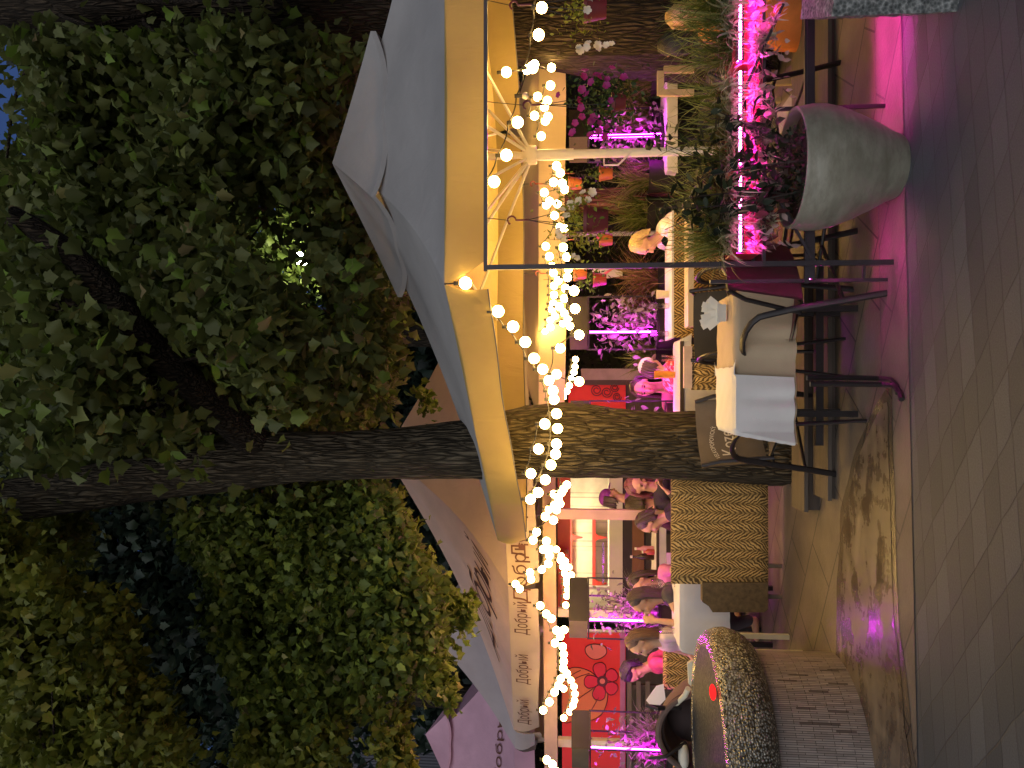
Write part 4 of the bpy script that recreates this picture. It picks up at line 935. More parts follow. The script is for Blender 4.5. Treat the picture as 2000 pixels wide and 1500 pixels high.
def drape(x0, x1, y0, y1, z, dropf, nx=60, ny=52, drop=.33, amp=.034, corner=.06, seed=1, off=.012):
    """cloth lying on a rectangular top and hanging over its edges"""
    rr = random.Random(seed); ph = [rr.uniform(0, 6) for _ in range(4)]; mb = MB(); amp_ = amp
    def fn(u, v):
        X = (x0-drop) + (x1-x0+2*drop)*u; Y = (y0-drop) + (y1-y0+2*drop)*v
        ox = max(x0-X, 0, X-x1); oy = max(y0-Y, 0, Y-y1); cxp = min(max(X, x0), x1); cyp = min(max(Y, y0), y1)
        d = max(ox, oy)
        if d <= 0: return Vector((X, Y, z+.002*math.sin(X*40)*math.sin(Y*33)))
        dd = d*dropf(cxp, cyp); k = dd/drop
        fold = amp*k*(math.sin((cxp*19 if oy > ox else cyp*19)+ph[0]) + .6*math.sin((cxp*37 if oy > ox else cyp*37)+ph[1]))
        cf = min(ox, oy); px = cxp; py = cyp
        if ox >= oy: px += (1 if X > x1 else -1)*(off+abs(fold)*.7+.012*k+.12*cf); py += (1 if Y > y1 else -1 if Y < y0 else 0)*cf*.2
        else: py += (1 if Y > y1 else -1)*(off+abs(fold)*.7+.012*k+.1*cf); px += (1 if X > x1 else -1 if X < x0 else 0)*cf*.2
        return Vector((px, py, z - dd + .01*min(1, d*20) - .008))
    mb.grid(fn, nx, ny); return mb
BEIGECLOTH = M('beige table linen', (.40, .31, .20), .9, .07, 5, .25, 180)
o = drape(TX0, TX1, TY0, TY1, TZ_, lambda x, y: 1, drop=.335, seed=3).build('tablecloth', BEIGECLOTH, sharp=60); tag(o, 'beige linen cloth draped over the nearest table', 'tablecloth')
o = drape(TX0-.012, TX0+.33, TY0-.015, TY1+.01, TZ_+.006, lambda x, y: 1 if x < TX0+.3 else 0.02, drop=.325, amp=.03, seed=3, off=.022).build('table_topper', WHITECLOTH, sharp=60); tag(o, 'white linen topper folded over the left end of the nearest table', 'tablecloth')
np_ = P(1430, 612, 4.62)
nh = thing('napkin_holder', 'clear holder with a fan of white paper napkins on the nearest table', 'napkin holder', (np_.x, 4.60, TZ_+.01))
MB().box((np_.x, 4.60, TZ_+.035), (.10, .05, .05)).build('holder', M('frosted acrylic', (.55, .55, .5), .25), nh, smooth=False)
nm = MB()
for k in range(9):
    a = (k-4)*.17; d = Vector((math.sin(a), random.uniform(-.12, .12), math.cos(a))); b = Vector((np_.x+(k-4)*.006, 4.60+random.uniform(-.012, .012), TZ_+.03))
    nm.beam(b, b+d*random.uniform(.10, .135), .034, .0025, Vector((0, 1, 0)))
nm.build('napkins', M('white paper napkin', (.75, .72, .6), .9, .04), nh, smooth=False)
# folded metal stand leaning before the table
fo_ = thing('folding_stand', 'black folded metal stand with curved feet in front of the white topper', 'stand', (P(1600, 744, 4.05).x, 4.05, 0))
for yy, D in ((738, 4.06), (750, 4.02)):
    q = [P(1462, yy, D), P(1540, yy, D), P(1600, yy+1, D), P(1622, yy+4, D-.05), P(1632, yy+16, D-.1), P(1634, yy+30, D-.14)]
    zmin = min(p.z for p in q); q = [Vector((p.x, p.y, p.z-(zmin-.014) if True else 0)) for p in q]
    MB().tube(q, .014, 8).build('leg', STEEL, fo_)
fb = [P(1540, 697, 4.2), P(1655, 692, 4.1)]
# ================================================================== LIT PLANT COLUMNS
BOXWOOD = M('brown painted plywood', (.016, .012, .009), .7, .15, 5, .2, 60); BOXWOOD2 = M('paler brown plywood', (.085, .065, .046), .75, .2, 5, .2, 60)
PINKLEAF = leafmat('pale bedding leaves', [(0, (.16, .16, .12)), (.6, (.26, .26, .2)), (1, (.42, .4, .36))], .35)
def plant_column(label, yl, yr, ys, D, xt=1113, xb=1147, xl=1282, led=True, dens=260, grassy=False):
    """yl..yr outer picture columns, ys column of the near corner with the led"""
    pc_ = P(1125, ys, D-.22); A = P(1125, yl, D); B = P(1125, yr, D); z1 = P(xt, ys, D).z; z0 = P(xb, ys, D).z; zb = P(xl, ys, D).z
    t = thing('plant_tower', label, 'plant stand', (pc_.x, D, 0), 0, 'black framed plant columns with violet tubes')
    q = [Vector((pc_.x, D-.22, 0)), Vector((A.x, D, 0)), Vector((A.x+B.x-pc_.x, D+.22, 0)), Vector((B.x, D, 0))]
    mb = MB(); V = [p + Vector((0, 0, z0)) for p in q] + [p + Vector((0, 0, z1)) for p in q]
    mb.add(V, [(0, 1, 2, 3), (7, 6, 5, 4), (0, 4, 5, 1), (1, 5, 6, 2), (2, 6, 7, 3)]); mb.build('top_box', BOXWOOD2, t, smooth=False)
    mb = MB(); e = Vector((.001, -.002, 0)); nrm = (q[3]-q[0]).cross(Vector((0, 0, 1))).normalized()*.004
    mb.add([q[0]+nrm+Vector((0, 0, z0-.004)), q[3]+nrm+Vector((0, 0, z0-.004)), q[3]+nrm+Vector((0, 0, z1+.004)), q[0]+nrm+Vector((0, 0, z1+.004)), q[0]-nrm+Vector((0, 0, z0-.004)), q[3]-nrm+Vector((0, 0, z0-.004)), q[3]-nrm+Vector((0, 0, z1+.004)), q[0]-nrm+Vector((0, 0, z1+.004))], [(0, 1, 2, 3), (7, 6, 5, 4), (0, 4, 5, 1), (1, 5, 6, 2), (2, 6, 7, 3), (3, 7, 4, 0)]); mb.build('sign_board', BOXWOOD, t, smooth=False)  # front face of the same box, coloured darker than its side
    for k, p in enumerate(q):
        MB().beam(p, p+Vector((0, 0, z0)), .014).build('post', STEEL, t, smooth=False)
    rl_ = MB()
    for zz in (zb, z0-.012):
        for k in range(4): rl_.beam(q[k]+Vector((0, 0, zz)), q[(k+1) % 4]+Vector((0, 0, zz)), .012)
    rl_.build('rail', STEEL, t, smooth=False)
    cen = sum(q, Vector())/4
    mb = MB(); qq = [cen+(p-cen)*.94 for p in q]; mb.add([p+Vector((0, 0, .05)) for p in qq] + [p+Vector((0, 0, zb-.01)) for p in qq], [(3, 2, 1, 0), (4, 5, 6, 7), (0, 1, 5, 4), (1, 2, 6, 5), (2, 3, 7, 6), (3, 0, 4, 7)]); mb.build('planter_box', BOXWOOD, t, smooth=False)
    if led:
        c = q[0] + (cen-q[0])*.10
        MB().tube([c+Vector((0, 0, zb+.02)), c+Vector((0, 0, z0-.02))], .015, 10).build('led_tube', LEDPURPLE, t)
    hh = z0-zb
    if grassy:
        blades('grass', [tuple(cen+Vector((random.uniform(-.12, .12), random.uniform(-.12, .12), zb))) for _ in range(20)], 220, .5, .006, PINKLEAF, t, .5, .7)
        blades('spike_leaves', [tuple(cen+Vector((0, -.1, zb+.2)))], 26, .26, .012, PINKLEAF, t, 1.2, .3)
    C = np.array([tuple(cen + Vector((random.gauss(0, .13), random.gauss(0, .12), zb + hh*random.betavariate(1.3, 1.9)*1.0))) for _ in range(dens)])
    leaves('foliage', C, .065, PINKLEAF, t, OVAL, -.3, .7)
    sm_ = MB()
    for k in range(6): sm_.tube([cen+Vector((random.uniform(-.1, .1), random.uniform(-.1, .1), zb-.02)), cen+Vector((random.uniform(-.15, .15), random.uniform(-.15, .15), zb+hh*.75))], .004, 5)
    sm_.build('stem', MIDLEAF, t)
    return t
plant_column('pink lit plant column with leafy branches right of the woman in dark pink', 683, 580, 652, 7.3, dens=420)
plant_column('pink lit plant column beside the cream kiosk behind the seated women', 1246, 1128, 1213, 7.7, 1112, 1147, 1284, dens=330, grassy=True)
plant_column('pink lit plant column at the far left in front of the orange mural', 1500, 1387, 1462, 7.5, 1117, 1150, 1300, dens=160, grassy=True)
plant_column('pink lit plant column half hidden by the white parasol pole', 318, 215, 268, 7.6, 1112, 1147, 1290, dens=300)
plant_column('pink lit plant column mostly hidden behind the maple trunk', 900, 783, 815, 7.0, 1115, 1150, 1300, dens=120)
# ================================================================== KIOSK AND MURAL
KR = M('red lacquered frame', (.55, .045, .03), .45, .1); KC = M('cream wall tile', (.72, .68, .52), .5, .05)
tl = slab_mat('cream glazed tiles', (.74, .70, .55), (.70, .66, .5), .34, .34, .35, (.45, .42, .34))
KW = M('orange brown wood panel', (.22, .09, .03), .6, .2, 5, stretch=(1, 1, .3))
KD = 10.6
ki = thing('snack_kiosk', 'brightly lit cream kiosk with red frame and red shelves left of the maple trunk', 'kiosk', (P(1200, 1060, KD).x, KD, 0))
def kb_(name, x0, x1, y0, y1, D, dep, mat):
    a = P(x1, y1, D); b = P(x0, y0, D); return MB().box(((a.x+b.x)/2, D+dep/2, (a.z+b.z)/2), (b.x-a.x, dep, b.z-a.z)).build(name, mat, ki, smooth=False)
a = P(1322, 1192, KD)
kb_('back_wall', 1108, 1190, 930, 1190, KD+.9, .05, tl)
kb_('counter', 1190, 1216, 925, 1192, KD, .5, KC)
kb_('base_wall', 1216, 1262, 925, 1192, KD+.05, .1, M('dark kiosk base', (.03, .018, .016), .6))
kb_('wood_panel', 1235, 1258, 985, 1180, KD, .05, KW)
b0 = P(1262, 1192, KD); b1 = P(1262, 925, KD); MB().box(((b0.x+b1.x)/2, KD+.3, b0.z/2), (b1.x-b0.x, .5, b0.z)).build('plinth', DARKWOOD, ki, smooth=False)
kb_('lintel', 1088, 1114, 918, 1195, KD-.05, .2, KR)
kb_('side_post', 1113, 1192, 918, 926, KD-.03, .1, KR)
kb_('side_post', 1113, 1192, 1146, 1152, KD-.03, .1, M('pale side post', (.6, .5, .5), .5))
kb_('roof', 1080, 1089, 915, 1200, KD-.1, 1.2, M('dark kiosk roof', (.05, .03, .03), .7))
kb_('shelf', 1157, 1163, 1010, 1145, KD+.74, .14, KR)
kb_('shelf', 1113, 1117, 1010, 1145, KD+.74, .14, KR)
for y, x in ((1050, 1163), (1140, 1163), (1050, 1116)):
    sheet(MB(), KD+.72, [(x, y-8), (x+6, y-4), (x+22, y-1), (x+22, y+1), (x+5, y+4), (x, y+7)], .03).build('bracket', KR, ki, smooth=False)
for y in (1020, 1075, 1128): kb_('wall_joint', 1115, 1190, y-.7, y+.7, KD+.88, .01, M('grey joint', (.3, .29, .24)))
for (x0, x1) in ((1172, 1186), (1192, 1206)): pass
kb_('chrome_rail', 1176, 1180, 1060, 1100, KD+.4, .02, M('chrome', (.2, .2, .2), .2, metal=1)); kb_('chrome_rail', 1176, 1180, 1104, 1140, KD+.4, .02, M('chrome', (.2, .2, .2), .2, metal=1))
LAMP = EM('kiosk ceiling lamp', (1, .88, .55), KIOSK_S)
kl = P(1112, 1060, KD+.45); MB().box((kl.x, KD+.45, P(1100, 1060, KD+.4).z), (1.5, .12, .03)).build('ceiling_lamp', LAMP, ki, smooth=False)
for yy in (958, 1130): pass
aw = sheet(MB(), KD-.5, [(1084, 1075), (1110, 1082), (1108, 1180), (1100, 1186)], .25).build('awning', KR, smooth=False); tag(aw, 'red sloping awning above the lit kiosk hung with tiny bulbs', 'awning')
MD = 10.0
mr = thing('painted_mural', 'bright red mural of a crimson flower and orange gourd left of the kiosk', 'mural', (P(1200, 1330, MD).x, MD, 0))
mural_red = M('mural red paint', (.70, .022, .022), .6, .08, 3); crimson = M('mural crimson paint', (.62, .012, .045), .6, .08, 3); orangep = M('mural orange paint', (.68, .17, .06), .6, .1, 3); outline = M('mural dark outline', (.10, .012, .03), .7); salmon = M('mural salmon paint', (.66, .16, .12), .6, .1, 3)
def zq(a, b, s=6.817, o=(1090, 1280)): return (o[0]+a/s, o[1]+b/s)
sheet(MB(), MD, [(1098, 1238), (1222, 1238), (1222, 1520), (1098, 1520)], .06).build('wall_panel', mural_red, mr, smooth=False)
sheet(MB(), MD-.02, [(1211, 1236), (1221, 1236), (1221, 1520), (1211, 1520)], .02).build('lower_trim', M('mauve trim', (.4, .12, .22), .6), mr, smooth=False)
def blob(name, pts, mat, d, grow=0, edge=None):
    n = len(pts); q = []
    for i in range(n):
        a, b, c, e = pts[i-1], pts[i], pts[(i+1) % n], pts[(i+2) % n]
        for t in (0, .25, .5, .75): q.append(tuple(.5*((2*b[j]) + (c[j]-a[j])*t + (2*a[j]-5*b[j]+4*c[j]-e[j])*t*t + (3*b[j]-a[j]-3*c[j]+e[j])*t**3) for j in (0, 1)))
    cx_, cy_ = sum(p[0] for p in q)/len(q), sum(p[1] for p in q)/len(q)
    if edge:
        mb = MB(); pts3 = [P(x, y, MD-d) for x, y in q]; mb.tube(pts3+[pts3[0]], .011, 5, flat=.5); mb.build('outline', outline, mr)
    return sheet(MB(), MD-d, q, .004).build(name, mat, mr, smooth=False)
blob('gourd', [zq(60, 300), zq(130, 190), zq(250, 160), (zq(420, 210)), zq(560, 330), zq(650, 480), zq(650, 620), zq(590, 770), zq(480, 850), zq(380, 870), zq(200, 880), zq(60, 850)], orangep, .006, edge=1)
for k, off in enumerate(((420, 240, 120, 310, 60, 480), (470, 440, 330, 540, 200, 620), (540, 560, 470, 690, 400, 800), (300, 200, 160, 260, 90, 350))):
    q = [P(*zq(off[0], off[1]), MD-.014), P(*zq(off[2], off[3]), MD-.014), P(*zq(off[4], off[5]), MD-.014)]
    MB().tube([q[0].lerp(q[1], t/5).lerp(q[1].lerp(q[2], t/5), t/5) for t in range(6)], .009, 5, flat=.5).build('outline', outline, mr)
fcx, fcy = 590, 345
for k in range(5):
    a = math.radians((-103, -32, 38, 105, 178)[k]); L_ = (245, 215, 225, 250, 235)[k]; wq = 85
    pts = []
    for (t, ww) in ((.12, .35), (.45, .85), (.8, 1.0), (1.0, .55), (1.03, 0), (1.0, -.55), (.8, -1.0), (.45, -.85), (.12, -.35)):
        pts.append(zq(fcx+math.cos(a)*L_*t*1.0-math.sin(a)*wq*ww, fcy+math.sin(a)*L_*t+math.cos(a)*wq*ww))
    blob('petal', pts, crimson, .018, edge=1)
blob('flower_ring', [zq(fcx+72*math.cos(a), fcy+72*math.sin(a)) for a in np.linspace(0, 2*PI, 11)[:-1]], outline, .028)
blob('flower_eye', [zq(fcx+36*math.cos(a), fcy+36*math.sin(a)) for a in np.linspace(0, 2*PI, 9)[:-1]], salmon, .034)
blob('pale_fruit', [zq(370, -110), zq(470, -150), zq(620, -120), zq(640, -20), zq(540, 50), zq(440, 40), zq(370, -30)], salmon, .02, edge=1)
a = P(1222, 1520, MD); b = P(1222, 1238, MD)
MB().box(((a.x+b.x)/2, MD+.12, a.z/2), (b.x-a.x, .1, a.z)).build('lower_wall', DARKWOOD, mr, smooth=False)
be = thing('slatted_bench', 'dark bench with pale wooden slats below the red mural', 'bench', (P(1250, 1380, MD-.3).x, MD-.3, 0))
for x in (1229, 1247, 1265):
    a = P(x, 1500, MD-.3); b = P(x, 1330, MD-.3); MB().box(((a.x+b.x)/2, MD-.3, a.z), (b.x-a.x, .03, .055)).build('slat', WOODM, be, smooth=False)
for y in (1340, 1490): p = P(1225, y, MD-.27); MB().box((p.x, MD-.26, p.z/2), (.05, .05, p.z)).build('leg', DARKWOOD, be, smooth=False)
# second mural beside the trunk
m2 = thing('painted_mural', 'narrow red mural with dark curls right of the maple trunk', 'mural', (P(1200, 770, MD).x, MD, 0))
sheet(MB(), MD, [(1110, 742), (1222, 742), (1222, 830), (1110, 830)], .06).build('wall_panel', mural_red, m2, smooth=False)
for (cy_, cx_, r) in ((762, 1165, 12), (766, 1185, 11), (757, 1200, 9), (775, 1205, 9)):
    mb = MB(); mb.tube([P(cx_+r*(1-k/40)*math.cos(k*.42), cy_+r*(1-k/40)*math.sin(k*.42), MD-.012) for k in range(30)], .013, 5, flat=.5); mb.build('outline', outline, m2)
for y0, y1, c_ in ((720, 742, (.30, .22, .24)), (742, 752, (.05, .02, .025))): sheet(MB(), MD-.08, [(1135, y0), (1250, y0), (1250, y1), (1135, y1)], .05).build('side_panel', M('panel'+str(y0), c_, .6), m2, smooth=False)
a = P(1222, 830, MD); b = P(1222, 715, MD); MB().box(((a.x+b.x)/2, MD+.1, a.z/2), (b.x-a.x, .1, a.z)).build('lower_wall', DARKWOOD, m2, smooth=False)
# ---- pergola over the terrace
PG = M('pinkish painted timber', (.42, .29, .22), .6, .12, 5)
pg = thing('timber_pergola', 'pale timber beam on posts running above the kiosk and the mural', 'pergola', (P(1100, 1200, 8.9).x, 8.9, 0))
a = P(1077, 1540, 8.9); b = P(1072, 920, 8.9); MB().beam(a, b, .12, .15).build('beam', PG, pg, smooth=False)
for y in (1195, 1448): p = P(1090, y, 9.1); MB().box((p.x, 9.1, p.z/2), (.09, .09, p.z)).build('post', M('white painted post', (.6, .54, .44), .6), pg, smooth=False)
p = P(1090, 1003, 7.9); MB().box((p.x, 7.9, (p.z+.02)/2), (.10, .08, p.z+.02)).build('post', PG, pg, smooth=False)
a = P(1078, 1003, 7.9); b = P(1080, 1003, 9.0); MB().beam(a, b, .08, .1).build('cross_beam', PG, pg, smooth=False)
# ---- far building and hedges
bl = thing('far_building', 'dark slate clad building far behind the pink parasol', 'building', (-13, 26, 0))
mt, nt, out = newmat('dark slate cladding'); tc = coords(nt)
wv = nd(nt, 'ShaderNodeTexWave', wave_type='BANDS', bands_direction='X'); wv.inputs['Scale'].default_value = 3; lk(nt, tc, wv.inputs[0])
principled(nt, out, ramp(nt, wv.outputs[1], [(.0, (.030, .032, .045)), (1, (.05, .052, .07))]), .6, 0, .4, bump(nt, wv.outputs[1], .6, .05))
bz = P(660, 1440, 26).z
MB().box((-15.5, 30, bz/2), (14, 8, bz)).build('wall', mt, bl, smooth=False)
MB().box((-15.5, 30, bz+.12), (14.3, 8.3, .2)).build('roof_edge', M('dark roof edge', (.04, .04, .05)), bl, smooth=False)
HEDGE = leafmat('dark hedge leaves', [(0, (.012, .02, .008)), (.6, (.028, .042, .014)), (1, (.06, .08, .025))], .2)
for (x0, x1, D, h, lab) in ((-.5, 2.2, 11.2, 2.4, 'dark clipped hedge behind the lit plant column right of the trunk'), (2.2, 6.5, 10.8, 2.6, 'dark clipped hedge behind the purple flower basket'), (-9, -1.0, 12.8, 2.7, 'dark hedge behind the kiosk and mural')):
    t = thing('clipped_hedge', lab, 'hedge', ((x0+x1)/2, D, 0), 0, 'hedges closing the terrace')
    MB().box(((x0+x1)/2, D+.25, h*.46), (x1-x0, .35, h*.92)).build('twigs', M('hedge twigs', (.012, .014, .008), .9), t, smooth=False)
    n = int((x1-x0)*1100); C = np.stack([rng.uniform(x0, x1, n), D+rng.normal(-.02, .08, n), rng.uniform(0, h, n)], 1); leaves('foliage', C, .075, HEDGE, t, OVAL, -.2, .7)
# ================================================================== INNER TABLES
GLASS, nt, out = newmat('clear drinking glass'); gl = nd(nt, 'ShaderNodeBsdfGlass'); gl.inputs['Roughness'].default_value = .02; gl.inputs['IOR'].default_value = 1.3
ts = nd(nt, 'ShaderNodeBsdfTransparent'); mx = nd(nt, 'ShaderNodeMixShader'); mx.inputs[0].default_value = .55; lk(nt, gl.outputs[0], mx.inputs[1]); lk(nt, ts.outputs[0], mx.inputs[2]); lk(nt, mx.outputs[0], out.inputs[0])
def table(label, cx, cy, w, d, z=.75):
    t = thing('dining_table', label, 'table', (cx, cy, 0), 0, 'tables on the terrace')
    MB().box((cx, cy, z-.015), (w, d, .03)).build('tabletop', DARKWOOD, t, smooth=False)
    for sx in (-1, 1):
        for sy in (-1, 1): MB().beam((cx+sx*(w/2-.05), cy+sy*(d/2-.05), 0), (cx+sx*(w/2-.05), cy+sy*(d/2-.05), z-.03), .035).build('leg', STEEL, t, smooth=False)
    return t
def bx(xp, ya, yb, D): return P(xp, ya, D).x, P(xp, yb, D).x
def glass(label, x, y, D, z, h=.13, r=.03, mat=None, stem=False, name='drinking_glass', cat='glass', group='glasses on the tables'):
    p = P(x, y, D); c = (p.x, D, z+.004)
    prof = [(r*.75, 0), (r, h), (r*.94, h), (r*.7, .008), (0, .008)] if not stem else [(r*.7, 0), (.004, .01), (.004, h*.4), (r*.7, h*.5), (r, h*.72), (r*.85, h), (r*.8, h), (r*.94, h*.72), (0, h*.5)]
    o = MB().lathe(prof, c, 16).build(name, mat or GLASS); return tag(o, label, cat, group)
# table of the two women behind the tiger screen
xa, xb = bx(1327, 1260, 1128, 6.5)
table('table of the two long haired women behind the tiger screen', (xa+xb)/2, 6.62, xb-xa, .5)
o = drape(xa, xb, 6.37, 6.87, .757, lambda x, y: 1, drop=.40, amp=.022, seed=8).build('tablecloth', WHITECLOTH, sharp=60); tag(o, 'white cloth hanging from the table of the two long haired women', 'tablecloth')
glass('stemmed wine glass before the woman resting her chin on her hand', 1300, 1140, 6.62, .76, .2, .045, None, True)
glass('tumbler at the pink end of the white clothed table', 1322, 1232, 6.62, .76)
# pink table of the woman in dark pink
xa, xb = bx(1326, 806, 668, 6.5)
table('table of the dark haired woman right of the maple trunk', (xa+xb)/2, 6.6, xb-xa, .45)
o = drape(xa, xb, 6.4, 6.8, .757, lambda x, y: 1 if x < xa+.2 else .3, drop=.33, amp=.015, seed=9).build('tablecloth', WHITECLOTH, sharp=60); tag(o, 'pink lit white cloth on the table right of the maple trunk', 'tablecloth')
JUICE = M('orange juice', (.62, .25, .04), .2)
glass('glass of orange drink in front of the dark haired woman', 1318, 732, 6.62, .76, .17, .036, JUICE)
glass('small tumbler at the corner of the pink lit table', 1318, 700, 6.62, .76, .11)
# tiger clothed table of the blond person
xa, xb = bx(1310, 660, 414, 6.55)
bt = thing('dining_table', 'long table skirted in tiger striped cloth where the blond person leans', 'table', ((xa+xb)/2, 6.75, 0), 0, 'tables on the terrace')
MB().box(((xa+xb)/2, 6.75, .79), (xb-xa, .5, .025)).build('tabletop', WHITECLOTH, bt, smooth=False)
def skirt(x0, x1, D, z0, z1):
    mb = MB(); mb.grid(lambda u, v: Vector((x0+(x1-x0)*u, D-.01*math.sin(u*46)*(1-v)-.02*(1-v), z0+(z1-z0)*v)), 50, 8); return mb
skirt(xa, xb, 6.5, .1, .785).build('skirt', TIGER, bt)
for x in (xa+.05, xb-.05): MB().beam((x, 6.7, 0), (x, 6.7, .78), .04).build('leg', DARKWOOD, bt, smooth=False)
a = P(1344, 640, 6.3); b = P(1344, 395, 6.3)
wbn = thing('wooden_bench', 'pale wooden bench in front of the tiger skirted table', 'bench', ((a.x+b.x)/2, 6.25, 0))
MB().box(((a.x+b.x)/2, 6.25, a.z), (b.x-a.x, .22, .045)).build('seat', M('pale bench timber', (.5, .4, .26), .6, .12, 5), wbn, smooth=False)
for x in (a.x+.1, b.x-.1): MB().box((x, 6.25, a.z/2-.02), (.05, .18, a.z-.05)).build('leg', WOODM, wbn, smooth=False)
glass('cream cup beside the arm of the blond person', 1286, 575, 6.7, .803, .10, .04, M('cream cup', (.6, .54, .4), .4))
glass('pink lit tumbler on the tiger skirted table', 1284, 598, 6.7, .803, .13)
glass('tall glass at the left end of the tiger skirted table', 1290, 652, 6.7, .803, .15)
# far table with bottles
xa, xb = bx(1274, 1160, 1030, 8.3)
ft = table('far small table crowded with bottles in front of the kiosk', (xa+xb)/2, 8.5, xb-xa, .5)
o = drape(xa, xb, 8.27, 8.73, .757, lambda x, y: .4, drop=.28, seed=12).build('tablecloth', WHITECLOTH, sharp=60); tag(o, 'pink lit cloth on the far table with bottles', 'tablecloth')
def bottle(label, x, y, D, z, h, mat, cap):
    p = P(x, y, D); t = thing('bottle', label, 'bottle', (p.x, D, z), 0, 'bottles on the far table')
    MB().lathe([(.03, 0), (.033, .01), (.033, h*.55), (.013, h*.75), (.013, h*.92)], (p.x, D, z), 14).build('body', mat, t); MB().lathe([(.015, 0), (.015, h*.1)], (p.x, D, z+h*.92), 12).build('cap', cap, t)
WC = M('white cap', (.7, .68, .6), .5); DG = M('dark sauce', (.03, .015, .012), .2); PG2 = M('pink glass', (.6, .25, .4), .15)
bottle('dark bottle with a white cap on the far table', 1265, 1088, 8.4, .76, .25, DG, WC); bottle('pale bottle left of the dark one on the far table', 1262, 1072, 8.45, .76, .2, PG2, WC); bottle('short reddish bottle on the far table', 1268, 1078, 8.35, .76, .13, M('red sauce', (.35, .05, .05), .3), WC)
o = MB().box(P(1313, 1091, 7.0), (.10, .02, .10)).build('menu_card', M('pink card', (.7, .4, .6), .7), smooth=False); tag(o, 'upright pink lit card on the near edge of the tiger screen', 'menu')
# table at the far right under the flower basket
xa, xb = bx(1297, 330, 150, 7.3)
table('pink lit table behind the purple flower basket', (xa+xb)/2, 7.55, xb-xa, .5)
o = drape(xa, xb, 7.3, 7.8, .757, lambda x, y: .35, drop=.3, seed=14).build('tablecloth', WHITECLOTH, sharp=60); tag(o, 'pale cloth on the table behind the purple flower basket', 'tablecloth')
# left tiger cloth table by the fountain
pn2 = thing('tiger_screen', 'small tiger striped screen behind the woman with long brown hair', 'screen', (P(1320, 1290, 7.3).x, 7.3, 0))
padded(7.3, 1236, 1350, 1296, 1352).build('cloth_panel', TIGER, pn2, sharp=60)
for y in (1245, 1340): p = P(1350, y, 7.34); MB().tube([(p.x, p.y, 0), (p.x, p.y, p.z+.02)], .018, 8).build('leg', WOODM, pn2)
pn3 = thing('tiger_screen', 'reddish tiger striped screen behind the stroller at the far left', 'screen', (P(1320, 1470, 6.2).x, 6.2, 0))
padded(6.2, 1450, 1540, 1316, 1352).build('cloth_panel', TIGER, pn3, sharp=60)
p = P(1350, 1470, 6.24); MB().tube([(p.x, p.y, 0), (p.x, p.y, p.z+.02)], .018, 8).build('leg', WOODM, pn3)
pn4 = thing('tiger_screen', 'pink lit tiger striped screen below the table right of the maple trunk', 'screen', (P(1380, 720, 5.9).x, 5.9, 0))
padded(5.95, 672, 762, 1352, 1500).build('cloth_panel', TIGER, pn4, sharp=60)
for y in (680, 755): p = P(1500, y, 6.0); MB().tube([(p.x, p.y, 0), (p.x, p.y, p.z+.02)], .018, 8).build('leg', WOODM, pn4)
sheet(MB(), 5.95, [(1336, 676), (1352, 676), (1352, 758), (1336, 758)], .05).build('top_rail', M('pink beige rail', (.5, .36, .3), .6), pn4, smooth=False)
# plastic chair by the fountain
CREAMP = M('cream moulded plastic', (.66, .62, .46), .35, .04)
pch = thing('plastic_chair', 'cream moulded plastic chair behind the fountain bowl', 'chair', (P(1400, 1310, 5.6).x, 5.6, 0))
sheet(MB(), 5.55, [(1343, 1296), (1350, 1292), (1420, 1290), (1420, 1345), (1352, 1342), (1345, 1336)], .03).build('backrest', CREAMP, pch, smooth=False)
p = P(1400, 1318, 5.6); MB().box((p.x, 5.75, .43), (.42, .42, .03)).build('seat', CREAMP, pch)
for sx in (-1, 1):
    for sy in (-1, 1): MB().beam((p.x+sx*.18, 5.75+sy*.18, 0), (p.x+sx*.18, 5.75+sy*.18, .42), .035).build('leg', CREAMP, pch, smooth=False)
MB().tube([P(1344, 1345, 5.55), P(1338, 1358, 5.6), P(1322, 1374, 5.7), P(1306, 1380, 5.8)], [.02, .02, .017, .012], 8).build('armrest', CREAMP, pch)
# stroller
STB = M('brown stroller canvas', (.13, .085, .07), .85, .12, 12, .2, 150); STD = M('brown stroller lining', (.05, .032, .03), .85)
sD = 5.9; sc0 = P(1318, 1405, sD)
sr = thing('baby_stroller', 'brown hooded baby stroller parked behind the fountain', 'stroller', (sc0.x, sD, 0))
k_ = sD/F
hm = MB()
def hood(u, v):
    a = PI*(.02+.96*u); r = 78*k_; yy = v
    return Vector((sc0.x - 0.0 + r*math.cos(a)*.92*(1-.12*yy*yy), sD-.22+.42*yy, sc0.z-.16 + r*math.sin(a)*1.0*math.sqrt(max(0, 1-.8*yy*yy))))
hm.grid(hood, 22, 10); hm.build('hood', STB, sr)
MB().tube([hood(u/22, 0)+Vector((0, -.004, 0)) for u in range(23)], .022, 8).build('hood_rim', STB, sr)
MB().tube([hood(u/22, 0)*1.0+Vector((0, .06, -.03)) for u in range(2, 21)], .02, 8).build('lining', STD, sr)
MB().ell((sc0.x, sD+.1, sc0.z-.12), (.20, .16, .17)).build('seat', STD, sr)
MB().tube([P(1262, 1378, sD-.2), P(1285, 1385, sD-.25), P(1330, 1384, sD-.2), P(1262, 1378, sD-.2)], .012, 8).tube([P(1268, 1480, sD-.25), P(1300, 1478, sD-.28), P(1340, 1450, sD-.2)], .014, 8).build('handle', STEEL, sr)
